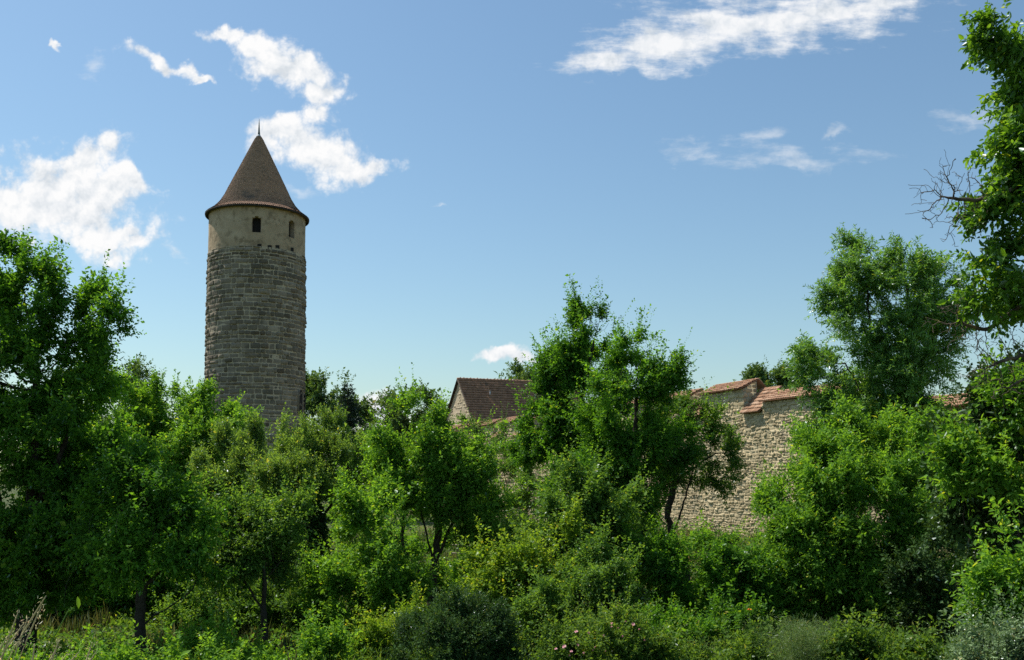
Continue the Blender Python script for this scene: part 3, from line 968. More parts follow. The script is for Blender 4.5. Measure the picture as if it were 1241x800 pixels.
def leaves(pos, dirs, g, n=8, length=0.35, ll=0.08, lw=0.45, spread=0.9, droop=0.12, up=0.9, hang=0.15, six=False, tint=(0.15, 0.85), shoot_tint=0.5, fold=0.25, start=0.1, tsh=None):
    """leaves set along shoots. returns verts, faces, tint arrays"""
    S = len(pos)
    dirs = unit(np.asarray(dirs))
    L_ = length * g.uniform(0.65, 1.3, S)
    ref = unit(np.cross(dirs, unit(g.normal(0, 1, (S, 3)))))
    bin_ = np.cross(dirs, ref)
    t = (np.arange(n) + 0.5) / n
    t = start + (1 - start) * t
    ph = g.uniform(0, 6.28, S)[:, None] + np.arange(n)[None] * 2.4
    base = pos[:, None] + dirs[:, None] * (L_[:, None] * t[None])[..., None]
    base[..., 2] -= droop * (t[None] ** 2) * L_[:, None]
    side = ref[:, None] * np.cos(ph)[..., None] + bin_[:, None] * np.sin(ph)[..., None]
    sp = spread * (1.15 - 0.5 * t)[None, :, None]
    ax = dirs[:, None] * 0.6 + side * sp + g.normal(0, 0.22, (S, n, 3))
    ax[..., 2] -= hang
    ax = unit(ax)
    nr = g.normal(0, 0.62, (S, n, 3)); nr[..., 2] += up * 0.9
    nr = unit(nr - ax * np.sum(nr * ax, -1, keepdims=True))
    bt = np.cross(nr, ax)
    sz = ll * np.exp(g.normal(-.08, 0.27, (S, n, 1))) * g.uniform(.8, 1.2, (S, 1, 1))
    w = sz * lw * 0.5 * g.uniform(0.8, 1.15, (S, n, 1))
    fo = fold * w
    tn = tint[0] + (tint[1] - tint[0]) * (shoot_tint * g.uniform(0, 1, (S, 1)) + (1 - shoot_tint) * g.uniform(0, 1, (S, n)))
    if tsh is not None: tn = tn + tsh[:, None]
    tn = np.clip(tn, 0, .96)
    tn = np.where(g.uniform(0, 1, tn.shape) < .02, 1.0, tn)
    base = base + g.normal(0, 0.01, base.shape)
    N = S * n
    if six:
        p0 = base; tp = base + ax * sz - nr * sz * 0.16
        l1 = base + ax * sz * 0.30 + bt * w * 0.95 + nr * fo; l2 = base + ax * sz * 0.68 + bt * w * 0.8 + nr * (fo - sz * 0.05)
        r1 = base + ax * sz * 0.30 - bt * w * 0.95 + nr * fo; r2 = base + ax * sz * 0.68 - bt * w * 0.8 + nr * (fo - sz * 0.05)
        V = np.stack([p0, l1, l2, tp, r2, r1], 2).reshape(-1, 3)
        o = np.arange(N)[:, None] * 6
        f = np.concatenate([o + np.array((0, 3, 2, 1)), o + np.array((0, 5, 4, 3))], 1).reshape(-1, 4)
        T = np.repeat(tn.ravel(), 2)
    else:
        p0 = base; tp = base + ax * sz - nr * sz * 0.12
        l1 = base + ax * sz * 0.45 + bt * w + nr * fo
        r1 = base + ax * sz * 0.45 - bt * w + nr * fo
        V = np.stack([p0, l1, tp, r1], 2).reshape(-1, 3)
        o = np.arange(N)[:, None] * 4
        f = np.concatenate([o + np.array((0, 2, 1)), o + np.array((0, 3, 2))], 1).reshape(-1, 3)
        T = np.repeat(tn.ravel(), 2)
    return V, f, T


class Leaf:
    def __init__(self): self.v, self.f, self.t, self.n = [], {3: [], 4: []}, {3: [], 4: []}, 0

    def add(self, V, f, T):
        k = f.shape[1]
        self.f[k].append(f + self.n); self.t[k].append(T)
        self.v.append(V); self.n += len(V)

    def build(self, name, mat, parent=None):
        fs, ts = [], []
        for k in (3, 4):
            if self.f[k]:
                fs.append(np.concatenate(self.f[k])); ts.append(np.concatenate(self.t[k]))
        return mesh_np(name, np.concatenate(self.v), fs, mat, parent, np.concatenate(ts))


def blob_points(blobs, d, n, g, bias=0.42):
    """random points in ellipsoids given in photo pixels: (px, py, rx, ry[, depth shift[, depth radius]])"""
    C, Rr = [], []
    for b in blobs:
        dy = b[4] if len(b) > 4 else 0.0
        dd = d + dy
        rx, rz = b[2] * dd / F, b[3] * dd / F
        ry = b[5] if len(b) > 5 else min(max(rx * 0.9, 0.5), 1.3 * rx)
        C.append(P(b[0], b[1], dd)); Rr.append((rx, ry, rz))
    C, Rr = np.array(C), np.array(Rr)
    vol = Rr.prod(1) ** 0.8
    which = g.choice(len(C), n, p=vol / vol.sum())
    v = unit(g.normal(0, 1, (n, 3))) * (g.uniform(0, 1, (n, 1)) ** bias)
    return C[which] + v * Rr[which], C, Rr, which


def clump(p, freq, thr, seed):
    o = Vector((seed * 7.3, seed * 3.1, seed * 1.7))
    return np.array([mnoise.noise(Vector(q) * freq + o) > thr for q in p])


DENS, LSZ = 1.32, 1.03


def plant(name, label, cat, d, blobs, trunks, leaf, n_attr=500, step=0.32, kill=0.42, n_shoots=2500, tip=0.006, seed=1, group=None,
          leaders=(), shoot=None, out=0.6, upw=0.45, rnd=0.55, thr=-0.2, freq=0.8, bias=0.42, min_r=0.0, ivy=None, stems_name='trunk', crown_name='crown', bark='bark',
          hang_twigs=0, spread_shoots=0.09, bearing=11, trunk_r=None, extra=None, auto=None, shrink=0.88, gap=0.17, whips=.05, whip_len=1.0):
    """a tree or shrub: branch skeleton through pixel-placed crown volumes, real leaves on its shoots"""
    g = np.random.default_rng(seed)
    sh = dict(n=8, length=0.35, ll=0.085)
    sh.update(shoot or {})
    n_shoots = int(n_shoots * DENS)
    sh['ll'] *= LSZ
    sh['length'] *= 1.6
    sh['n'] = int(sh['n'] * 1.5)
    if shrink: blobs = [(b[0], b[1] + .04 * b[3], b[2] * shrink, b[3] * shrink) + tuple(b[4:]) for b in blobs]
    pts, C, Rr, which = blob_points(blobs, d, int(n_attr * 1.5), g, bias)
    keep = clump(pts, freq, thr, seed)
    pts = pts[keep][:n_attr]
    ga = ground(pts[:, 0], pts[:, 1])
    pts = pts[pts[:, 2] > ga + 0.1]
    lead = []
    leaders = list(leaders)
    for k in range(auto if auto is not None else 4 * len(blobs)):
        b = blobs[g.integers(len(blobs))]
        a = g.uniform(-.2, math.pi + .2)
        e = g.uniform(1.1, 1.65)
        leaders.append(((b[0] + .6 * b[2] * math.cos(a), b[1] - .6 * b[3] * math.sin(a)), (b[0] + e * b[2] * math.cos(a), b[1] - e * b[3] * math.sin(a) - .2 * b[3]), .07 * d / 25, (b[4] if len(b) > 4 else 0) + g.normal(0, .5) * b[2] * d / F))
    for ld in leaders:
        (x0, y0), (x1, y1), rr = ld[0], ld[1], ld[2]
        dd = ld[3] if len(ld) > 3 else 0.0
        a, b = P(x0, y0, d + dd), P(x1, y1, d + dd)
        m = max(5, int(np.linalg.norm(b - a) / 0.16))
        tt = np.linspace(0, 1, m)
        q = a + (b - a) * tt[:, None]
        q += g.normal(0, 1, q.shape) * (rr * (1 - 0.8 * tt))[:, None]
        q[-1] = b
        lead.append(q)
    if lead:
        pts = np.concatenate([pts] + lead)
    pos, par = [], []
    base = None
    for tr in trunks:
        prev = -1
        q0 = [P(tx, ty, d + (tr_[0] if (tr_ := rest) else 0)) for (tx, ty, *rest) in tr]
        q0 = np.array(q0)
        if base is None:
            q0[0][2] = float(ground(q0[0][0], q0[0][1])) - 0.1
            base = q0[0].copy()
        else:
            # a further trunk starts at the nearest point already there, unless it stands on the ground
            dist = np.linalg.norm(np.array(pos) - q0[0], axis=1)
            if dist.min() < 0.6:
                prev = int(dist.argmin()); q0 = q0[1:]
                q0 = np.concatenate([np.array(pos)[prev][None], q0])
            else:
                prev = 0
                q0[0] = pos[0]
        seg = np.concatenate([[0], np.cumsum(np.linalg.norm(np.diff(q0, axis=0), axis=1))])
        m = max(2, int(seg[-1] / (step * 0.8)))
        s = np.linspace(0, seg[-1], m + 1)
        line = np.stack([np.interp(s, seg, q0[:, k]) for k in range(3)], 1)
        # soften the kinks
        if len(line) > 4:
            l2 = line.copy(); l2[1:-1] = (line[:-2] + 2 * line[1:-1] + line[2:]) / 4; line = l2
            line[1:] += g.normal(0, 0.018, line[1:].shape)
        st = 0
        if prev >= 0: st = 1
        for q in line[st:]:
            pos.append(q); par.append(prev); prev = len(pos) - 1
    n_tr = len(pos)
    NPs, pr = colonize(pos, par, pts, step, kill, g)
    rad, cnt = radii(pr, tip)
    if trunk_r:
        sc = trunk_r / rad[0]
        e = np.clip(np.log(rad / tip) / np.log(rad[0] / tip), 0, 1)
        rad = rad * sc ** e
        rad[:n_tr] = np.maximum(rad[:n_tr], trunk_r * np.linspace(.5, .14, n_tr) if n_tr > 3 else 0)
    root = empty(name, base, label, cat, group)
    mb = MB()
    skeleton_mesh(mb, NPs, pr, rad, min_r, 0.045)
    # drooping dead twigs below the crown
    mb_t = mb
    if hang_twigs:
        low = np.nonzero((cnt < 30) & (np.arange(len(pr)) > n_tr))[0]
        for i in g.choice(low, min(hang_twigs, len(low)), replace=False):
            q = [NPs[i]]
            dv = unit(g.normal(0, 1, 3)) * 0.5
            for k in range(5):
                dv = unit(dv + np.array((0, 0, -0.35)) + g.normal(0, 0.2, 3))
                q.append(q[-1] + dv * g.uniform(0.12, 0.25))
            mb.tube(q, np.linspace(0.007, 0.002, 6), 3, cap=False)
    mb.build(stems_name, M[bark], root)
    # shoots
    bear = np.nonzero((cnt <= bearing) & (np.arange(len(pr)) >= n_tr))[0]
    if len(bear) < 5: bear = np.arange(len(pr))[-max(5, len(pr) // 2):]
    # sprays gather in clumps with air between them
    fq = 1.6 * min(1.6, 24.0 / d) if d > 24 else 1.6 * min(1.9, (24.0 / d) ** .6)
    sd = Vector((seed * 2.3, seed * 5.7, seed * .9))
    cn = np.array([mnoise.noise(Vector((q[0], q[1], q[2] * .8)) * fq + sd) + .45 * mnoise.noise(Vector(q) * fq * 2.4 + sd) for q in NPs[bear]])
    wgt = np.clip((cn + gap) / .3, 0.02, 1.0)
    i = g.choice(bear, n_shoots, p=wgt / wgt.sum())
    d0 = NPs[i] - NPs[np.maximum(pr[i], 0)]
    # outward from the nearest crown volume
    near = ((NPs[i][:, None] - C[None]) / Rr[None])
    w = np.linalg.norm(near, axis=2).argmin(1)
    ov = unit((NPs[i] - C[w]) / Rr[w] ** 2)
    dirs = unit(d0) * 0.85 + ov * out + np.array((0, 0, upw)) * g.uniform(-.2 if upw < .9 else .7, 1.2, (n_shoots, 1)) + g.normal(0, rnd, (n_shoots, 3))
    sp = NPs[i] + g.normal(0, spread_shoots, (n_shoots, 3))
    lf = Leaf()
    sh['tsh'] = np.array([mnoise.noise(Vector(q) * .9 + Vector((seed, 0, 0))) for q in NPs])[i] * .28
    lf.add(*leaves(sp, dirs, g, **sh))
    nw = int(n_shoots * whips)
    if nw:
        up_ok = np.nonzero(cnt[bear] <= 5)[0]
        wi = bear[up_ok][g.choice(len(up_ok), nw, p=(lambda q: q / q.sum())(wgt[up_ok] * (.25 + np.clip((NPs[bear][up_ok, 2] - C[:, 2].min()) / (np.ptp(NPs[bear][:, 2]) + .1), 0, 1))))]
        ow = unit((NPs[wi] - C[((NPs[wi][:, None] - C[None]) / Rr[None]).__pow__(2).sum(2).argmin(1)]))
        wd = unit(NPs[wi] - NPs[np.maximum(pr[wi], 0)]) * .5 + ow * .6 + np.array((0, 0, .85)) + g.normal(0, .22, (nw, 3))
        ws = dict(sh); ws.update(length=whip_len * min(d / 26, 1.7) if d > 26 else whip_len * (d / 26) ** .6, n=int(sh['n'] * 1.9), spread=.75, start=.02, droop=.05)
        ws['tsh'] = np.full(nw, .12)
        lf.add(*leaves(NPs[wi], wd, g, **ws))
    if extra: extra(lf, g, NPs, pr, cnt)
    lf.build(crown_name, L[leaf] if isinstance(leaf, str) else leaf, root)
    if ivy:
        for pl in ivy:
            q = np.array([P(x, y, d) for x, y, r in pl]); rr = np.array([r for x, y, r in pl])
            m = int(pl[0][2] * 0 + 1400 * np.linalg.norm(q[-1] - q[0]) / 3)
            tt = g.uniform(0, len(q) - 1, m)
            c = np.stack([np.interp(tt, range(len(q)), q[:, k]) for k in range(3)], 1)
            rv = np.interp(tt, range(len(q)), rr)
            th = g.uniform(0, 6.28, m)
            nz = np.array([mnoise.noise(Vector((math.cos(a) * 1.2, math.sin(a) * 1.2, z * 1.4 + seed))) for a, z in zip(th, c[:, 2])])
            o = np.stack([np.cos(th), np.sin(th), g.normal(0, 0.2, m)], 1)
            p = c + o * (rv * (0.75 + 0.6 * nz) * g.uniform(0.5, 1.05, m))[:, None]
            il = Leaf()
            il.add(*leaves(p, o + np.array((0, 0, -0.3)), g, n=5, length=0.2, ll=0.085, lw=0.9, up=0.4, hang=0.3))
            il.build('ivy', L['ivy'], root)
    return root


def S(**k): return k


# --- trees far behind
FAR = dict(n_attr=200, step=0.8, kill=1.0, tip=0.02, spread_shoots=0.4, freq=0.25, thr=-0.25)
FAR['whips'] = .02
far_shoot = S(n=9, length=1.1, ll=0.34, lw=0.62, hang=0.1)
plant('tree', 'broad green tree just right of the round tower, beside the dark spruce', 'tree', 118, [(392, 492, 24, 24), (420, 510, 30, 22), (385, 515, 20, 25), (440, 500, 12, 18), (375, 535, 40, 30)],
      [[(400, 590), (400, 540), (402, 510)]], 'far', n_shoots=1500, seed=21, shoot=far_shoot, leaders=[((378, 485), (378, 468), .5), ((398, 480), (396, 468), .5), ((408, 480), (404, 469), .5), ((446, 500), (449, 490), .4)], **FAR)
plant('tree', 'loose green tree left of the house gable, behind the apple tree', 'tree', 112, [(500, 512, 30, 26), (475, 530, 24, 26), (530, 520, 22, 24), (465, 545, 20, 20)],
      [[(500, 590), (500, 550), (502, 525)]], 'far', n_shoots=1500, seed=22, shoot=far_shoot, leaders=[((495, 495), (494, 480), .6), ((508, 495), (508, 481), .5), ((525, 505), (524, 485), .5), ((462, 520), (458, 512), .4)], **FAR)
plant('tree', 'sparse treetop showing above the right end of the house roof', 'tree', 125, [(650, 462, 18, 10), (640, 475, 25, 18)],
      [[(645, 600), (645, 520), (645, 490)]], 'far', n_shoots=420, seed=23, shoot=far_shoot, leaders=[((646, 460), (645, 450), .4), ((656, 458), (660, 450), .4)], **FAR)
plant('tree', 'rounded treetop peeping over the tile caps of the wall', 'tree', 130, [(936, 463, 13, 11), (924, 466, 9, 9), (952, 466, 7, 7), (936, 480, 30, 16)],
      [[(938, 600), (938, 520), (938, 490)]], 'far', n_shoots=1100, seed=24, shoot=far_shoot, leaders=[((938, 458), (938, 450), .4), ((922, 462), (920, 453), .4)], **FAR)
plant('tree', 'pale green distant tree between the big left tree and the tower', 'tree', 80, [(140, 468, 30, 20), (112, 480, 30, 30), (165, 480, 25, 20), (130, 510, 50, 40), (150, 560, 80, 50), (60, 560, 60, 50)],
      [[(140, 640), (140, 560), (140, 500)]], 'far', n_shoots=2200, seed=25, shoot=S(n=9, length=.7, ll=.22, lw=.6), leaders=[((130, 460), (128, 447), .5), ((150, 462), (152, 449), .5)],
      n_attr=260, step=0.6, kill=0.75, tip=0.02, spread_shoots=0.3, freq=0.35)


def spruce():
    g = np.random.default_rng(31)
    d = 112
    top = P(421.5, 464.5, d); bot = P(421.5, 590, d)
    base = np.array((top[0], top[1], float(ground(top[0], top[1]))))
    root = empty('spruce', base, 'dark narrow spruce with pointed top right of the tower', 'conifer')
    mb = MB(); mb.tube([base, (base + top) / 2, top], (0.3, 0.16, 0.02), 8); mb.build('trunk', M['bark'], root)
    H = top[2] - base[2]
    lf = Leaf()
    pp, dd = [], []
    z = 0.2
    while z < H * 0.9:
        n = 9
        R_ = 0.25 + 2.5 * (z / (H * 0.9)) ** 0.75 * (1 + 0.25 * math.sin(z * 5))
        for k in range(n):
            a = g.uniform(0, 6.28)
            r = R_ * g.uniform(0.7, 1.15)
            o = np.array((math.cos(a), math.sin(a), 0))
            for s in np.arange(0.1, r, 0.22):
                q = np.array((top[0], top[1], top[2] - z)) + o * s + np.array((0, 0, -0.28 * s + 0.14 * s * s / r))
                pp.append(q); dd.append(o + np.array((0, 0, -0.1)))
        z += 0.42
    lf.add(*leaves(np.array(pp), np.array(dd), g, n=7, length=0.35, ll=0.34, lw=0.3, spread=0.9, up=0.5, hang=0.25))
    lf.build('crown', L['spruce'], root)


spruce()

# --- middle distance
plant('round_bushy_tree', 'dense dark green rounded tree in front of the left foot of the tower', 'tree', 48,
      [(215, 538, 75, 48), (150, 532, 50, 45), (258, 542, 34, 34), (240, 580, 55, 60), (170, 590, 70, 70), (268, 560, 26, 40), (200, 496, 45, 20), (120, 560, 40, 60), (150, 640, 80, 40), (230, 640, 60, 40)],
      [[(200, 690), (200, 620), (205, 560)]], 'fresh', n_attr=900, step=0.45, kill=0.6, n_shoots=9500, seed=41, tip=0.01, shoot=S(n=9, length=.45, ll=.135, lw=.58, up=1.1), spread_shoots=0.22,
      freq=0.5, whip_len=.7, leaders=[((240, 500), (240, 474), .5), ((185, 490), (183, 468), .6), ((215, 492), (214, 474), .5), ((280, 525), (287, 512), .4), ((160, 490), (156, 472), .4)])
plant('slender_tree', 'slim young tree with upright shoots in front of the wall below the house', 'tree', 62, [(612, 560, 30, 32), (600, 590, 26, 34), (632, 590, 26, 36), (575, 552, 18, 18)],
      [[(618, 690), (616, 640), (614, 590)], [(630, 690), (632, 640), (632, 590)]], 'apple', n_attr=260, step=0.35, kill=0.5, n_shoots=1700, seed=42, whips=.02, tip=0.008, shoot=S(n=8, length=.5, ll=.115, lw=.55), thr=-0.1,
      leaders=[((570, 555), (560, 510), .3), ((578, 550), (580, 508), .3), ((600, 545), (596, 512), .35), ((610, 540), (606, 518), .3), ((628, 550), (630, 516), .3), ((590, 560), (583, 535), .3), ((640, 560), (650, 530), .3)])
plant('sapling', 'thin stemmed sapling close to the wall left of the tall ivy tree', 'tree', 55, [(650, 585, 20, 40), (640, 625, 16, 25)],
      [[(646, 690), (645, 640), (648, 590)], [(655, 690), (656, 640), (655, 590)]], 'apple', n_attr=160, step=0.35, kill=0.5, n_shoots=800, seed=43, tip=0.008, shoot=S(n=8, length=.45, ll=.1, lw=.55), thr=-0.1)
plant('climbing_shrub', 'small dark leaved shrub against the foot of the wall', 'shrub', 58, [(627, 648, 13, 14)], [[(627, 680), (627, 660)]], 'ivy', n_attr=60, step=.2, kill=.3, n_shoots=350, seed=44,
      shoot=S(n=6, length=.4, ll=.2, lw=.5), stems_name='stem', crown_name='foliage')

plant('plum_tree', 'pale green bushy tree with upright whip shoots and an ivy clad trunk', 'tree', 28,
      [(350, 584, 70, 32), (290, 590, 42, 40), (400, 570, 42, 34), (330, 610, 60, 36), (265, 605, 24, 30), (420, 590, 26, 26), (375, 572, 50, 20)],
      [[(390, 770), (386, 700), (378, 640), (362, 600)], [(378, 640), (405, 610), (415, 590)], [(378, 640), (330, 610), (300, 595)]], 'plum', n_attr=750, step=0.26, kill=0.36, n_shoots=6500, seed=45, tip=0.005,
      auto=0, gap=.25, whips=.03, whip_len=.6, shoot=S(n=12, length=.36, ll=.075, lw=.42, spread=.75, up=.7, hang=0.0, droop=0.0), out=.35, upw=1.1, rnd=.38, trunk_r=0.16,
      leaders=[((x0, y0 + 16), (x1, y1 + 18), .05, dd) for x0, y0, x1, y1, dd in ((268, 560, 256, 515, 0), (285, 560, 287, 522, .5), (300, 550, 301, 525, 0), (318, 550, 316, 520, .6), (333, 545, 332, 507, 0), (352, 540, 352, 510, .4),
               (372, 540, 371, 500, 0), (384, 540, 388, 505, .5), (398, 540, 402, 497, 0), (412, 540, 420, 500, .4), (425, 545, 434, 508, 0), (440, 560, 450, 525, .3), (250, 580, 242, 545, 0), (308, 555, 310, 505, .3), (345, 545, 343, 520, -.4), (360, 540, 364, 515, -.4))],
      ivy=[[(390, 775, .30), (386, 700, .36), (378, 640, .40), (372, 605, .3)]])
plant('small_fruit_tree', 'small grey green tree with a thin straight trunk in front of the ivy clad one', 'tree', 21.5,
      [(300, 650, 48, 32), (335, 668, 40, 36), (282, 680, 28, 28), (350, 692, 24, 24), (315, 625, 36, 22)],
      [[(321, 800), (320, 745), (319, 700), (318, 665)], [(320, 745), (300, 710), (285, 690)], [(319, 700), (340, 680)]], 'apple', n_attr=480, step=0.22, kill=0.32, n_shoots=2700, seed=46, tip=0.004,
      shoot=S(n=8, length=.28, ll=.065, lw=.6, hang=.3), hang_twigs=60, trunk_r=.075, thr=-.12)
plant('cherry_tree', 'small dark tree with a black trunk in the left foreground', 'tree', 19.5,
      [(175, 615, 48, 34), (140, 650, 36, 32), (215, 650, 38, 34), (185, 670, 55, 32), (115, 690, 34, 22), (235, 695, 24, 22)],
      [[(169, 812), (169, 760), (171, 720), (172, 680), (165, 640)], [(171, 715), (195, 690), (212, 665)], [(172, 690), (150, 668), (135, 650)], [(170, 755), (205, 735), (235, 715)]], 'deep', n_attr=560, step=0.22, kill=0.32, n_shoots=3200,
      seed=47, tip=0.0045, shoot=S(n=8, length=.3, ll=.075, lw=.6, hang=.25), trunk_r=.11, thr=-.12, hang_twigs=40)
plant('apple_tree', 'spreading apple tree with a forked dark trunk in the middle of the garden', 'tree', 26,
      [(510, 560, 46, 50), (545, 590, 42, 48), (470, 590, 36, 30), (500, 520, 26, 26), (560, 560, 26, 34), (450, 610, 28, 24), (575, 610, 26, 34), (440, 640, 22, 26), (585, 640, 20, 24)],
      [[(524, 752), (523, 720), (526, 690), (530, 650), (532, 610), (528, 570)], [(523, 722), (508, 695), (494, 675), (486, 655), (490, 630)], [(527, 685), (540, 650), (555, 625)], [(494, 675), (470, 640), (455, 625)], [(526, 690), (520, 660), (510, 620)]],
      'fresh', n_attr=850, step=0.24, kill=0.34, n_shoots=6000, seed=48, tip=0.0045, shoot=S(n=8, length=.3, ll=.075, lw=.62, hang=.2), trunk_r=.17, thr=-.14, hang_twigs=110,
      leaders=[((505, 520), (504, 494), .15), ((520, 520), (521, 500), .12), ((490, 525), (487, 505), .12), ((560, 550), (572, 530), .15), ((580, 570), (592, 555), .15)])
plant('tall_ivy_tree', 'tall tree with a narrow peaked top and dark ivy on its trunk', 'tree', 33,
      [(690, 450, 36, 38), (674, 494, 26, 38), (710, 500, 46, 44), (680, 545, 40, 44), (724, 420, 22, 34), (660, 560, 24, 36), (735, 550, 36, 40)],
      [[(684, 720), (686, 650), (690, 590), (698, 530), (708, 470), (718, 420)], [(690, 590), (670, 530), (668, 490)], [(698, 530), (725, 490), (735, 450)]], 'deep', n_attr=900, step=0.28, kill=0.4, n_shoots=7500, seed=49, tip=0.005,
      shoot=S(n=8, length=.32, ll=.09, lw=.6), trunk_r=.2, thr=-.16,
      leaders=[((715, 430), (720, 385), .22), ((722, 430), (730, 366), .2), ((718, 425), (720, 374), .18), ((730, 425), (738, 384), .16), ((708, 420), (702, 371), .12), ((735, 430), (752, 395), .15), ((690, 430), (697, 402), .2), ((670, 450), (662, 420), .18), ((725, 430), (748, 415), .15), ((735, 420), (740, 385), .14)],
      ivy=[[(684, 690, .45), (686, 640, .55), (690, 600, .5), (697, 540, .4), (705, 490, .3)]])
plant('forked_tree', 'tree right of the tall ivy tree with shoots leaning to the upper right', 'tree', 29,
      [(770, 460, 32, 38), (760, 510, 46, 42), (790, 490, 26, 34), (740, 560, 44, 42), (790, 545, 40, 34), (765, 600, 36, 34), (710, 580, 34, 34), (700, 625, 36, 30)],
      [[(765, 750), (764, 690), (762, 640), (764, 590), (768, 540), (772, 490)], [(762, 650), (735, 610), (715, 590)], [(764, 590), (790, 560), (800, 540)]], 'deep', n_attr=850, step=0.25, kill=0.36, n_shoots=6500, seed=50, tip=0.005,
      shoot=S(n=8, length=.3, ll=.08, lw=.6), trunk_r=.19, thr=-.16, hang_twigs=120,
      leaders=[((780, 450), (804, 398), .16), ((775, 450), (786, 412), .15), ((790, 460), (812, 432), .15), ((765, 440), (765, 420), .15), ((745, 470), (740, 440), .15), ((755, 450), (752, 425), .12), ((800, 480), (822, 468), .12)],
      ivy=[[(765, 740, .30), (763, 680, .34), (763, 620, .34), (767, 560, .25)]])
plant('crooked_apple_tree', 'leaning dark fruit tree in front of the sunny wall', 'tree', 31,
      [(840, 520, 32, 24), (865, 545, 26, 26), (815, 545, 30, 30), (845, 570, 40, 22), (870, 580, 18, 20), (800, 590, 30, 26), (825, 500, 22, 16)],
      [[(838, 730), (830, 690), (815, 650), (808, 625), (818, 585), (822, 550)], [(815, 650), (832, 600), (842, 560)], [(818, 585), (850, 560), (866, 550)], [(812, 640), (790, 615)]], 'apple', whips=.02, gap=.08, n_attr=520, step=0.24, kill=0.34, n_shoots=1900, seed=51, tip=0.005,
      shoot=S(n=8, length=.28, ll=.075, lw=.6, hang=.25), trunk_r=.13, thr=-.1, hang_twigs=110,
      leaders=[((850, 510), (872, 494), .12), ((870, 560), (890, 556), .12), ((865, 575), (888, 580), .12), ((845, 590), (852, 612), .12)])

# pinnate ash
plant('ash_tree', 'tall feathery ash tree with upright crown rising over the right end of the wall', 'tree', 30,
      [(1055, 350, 42, 46), (1102, 350, 38, 44), (1097, 322, 20, 26), (1036, 400, 42, 44), (1090, 410, 56, 46), (1130, 400, 30, 50), (1018, 455, 34, 34), (1070, 470, 60, 40), (1130, 460, 30, 40), (1040, 505, 52, 34), (1105, 520, 46, 30), (1150, 430, 16, 34), (990, 470, 22, 22), (1000, 510, 40, 30), (1060, 560, 60, 30), (1120, 570, 40, 30)],
      [[(1108, 640), (1108, 560), (1109, 490), (1108, 430), (1102, 380), (1099, 345)], [(1108, 600), (1090, 540), (1070, 480), (1056, 410), (1050, 340)], [(1090, 540), (1050, 490), (1025, 440)], [(1109, 490), (1130, 440), (1140, 410)]],
      'ash', gap=.34, whips=.035, whip_len=.6, n_attr=1100, step=0.27, kill=0.38, n_shoots=5200, seed=52, tip=0.0055, shoot=S(n=14, length=.42, ll=.115, lw=.34, spread=1.0, up=.8, hang=.2, droop=.2), upw=.8, thr=-.1, trunk_r=.16,
      leaders=[((1050, 320), (1054, 296), .2), ((1052, 315), (1064, 302), .15), ((1095, 315), (1098, 287), .16), ((1100, 315), (1112, 302), .15), ((1025, 370), (1022, 324), .18), ((1010, 390), (1001, 357), .18), ((1125, 350), (1141, 324), .18), ((1145, 360), (1158, 342), .15),
               ((1075, 330), (1080, 317), .15), ((1000, 440), (978, 437), .15), ((990, 465), (976, 457), .15), ((1035, 330), (1036, 312), .12)])

# big tree at the left edge
plant('big_left_tree', 'big dark green leafy tree filling the left edge', 'tree', 21,
      [(40, 380, 56, 50), (95, 400, 38, 34), (20, 340, 40, 34), (50, 450, 70, 50), (100, 460, 34, 40), (-20, 420, 60, 90), (20, 530, 85, 60), (80, 540, 45, 50), (-30, 560, 60, 70), (50, 620, 70, 60), (-10, 680, 60, 60), (60, 690, 60, 50), (-110, 430, 80, 110), (-120, 560, 80, 110)],  # far-left blobs lie out of view, added to shade the bottom left
      [[(30, 860), (32, 740), (35, 640), (40, 540), (45, 450)], [(35, 640), (70, 560), (90, 490)], [(32, 700), (0, 620), (-20, 540)]], 'deep', gap=.42, n_attr=1700, step=0.26, kill=0.37, n_shoots=14500, seed=53, tip=0.005,
      shoot=S(n=8, length=.28, ll=.085, lw=.6, up=1.0), trunk_r=.22, thr=-.2,
      leaders=[((15, 330), (5, 290), .16), ((25, 330), (24, 293), .14), ((40, 345), (42, 312), .14), ((60, 350), (62, 303), .14), ((75, 360), (74, 330), .12), ((90, 380), (102, 345), .14), ((110, 385), (125, 350), .14), ((120, 395), (146, 362), .13), ((120, 410), (151, 405), .13),
               ((115, 430), (140, 440), .12), ((100, 440), (128, 460), .12), ((55, 345), (55, 318), .12), ((0, 320), (-6, 292), .14), ((105, 400), (138, 385), .12)])

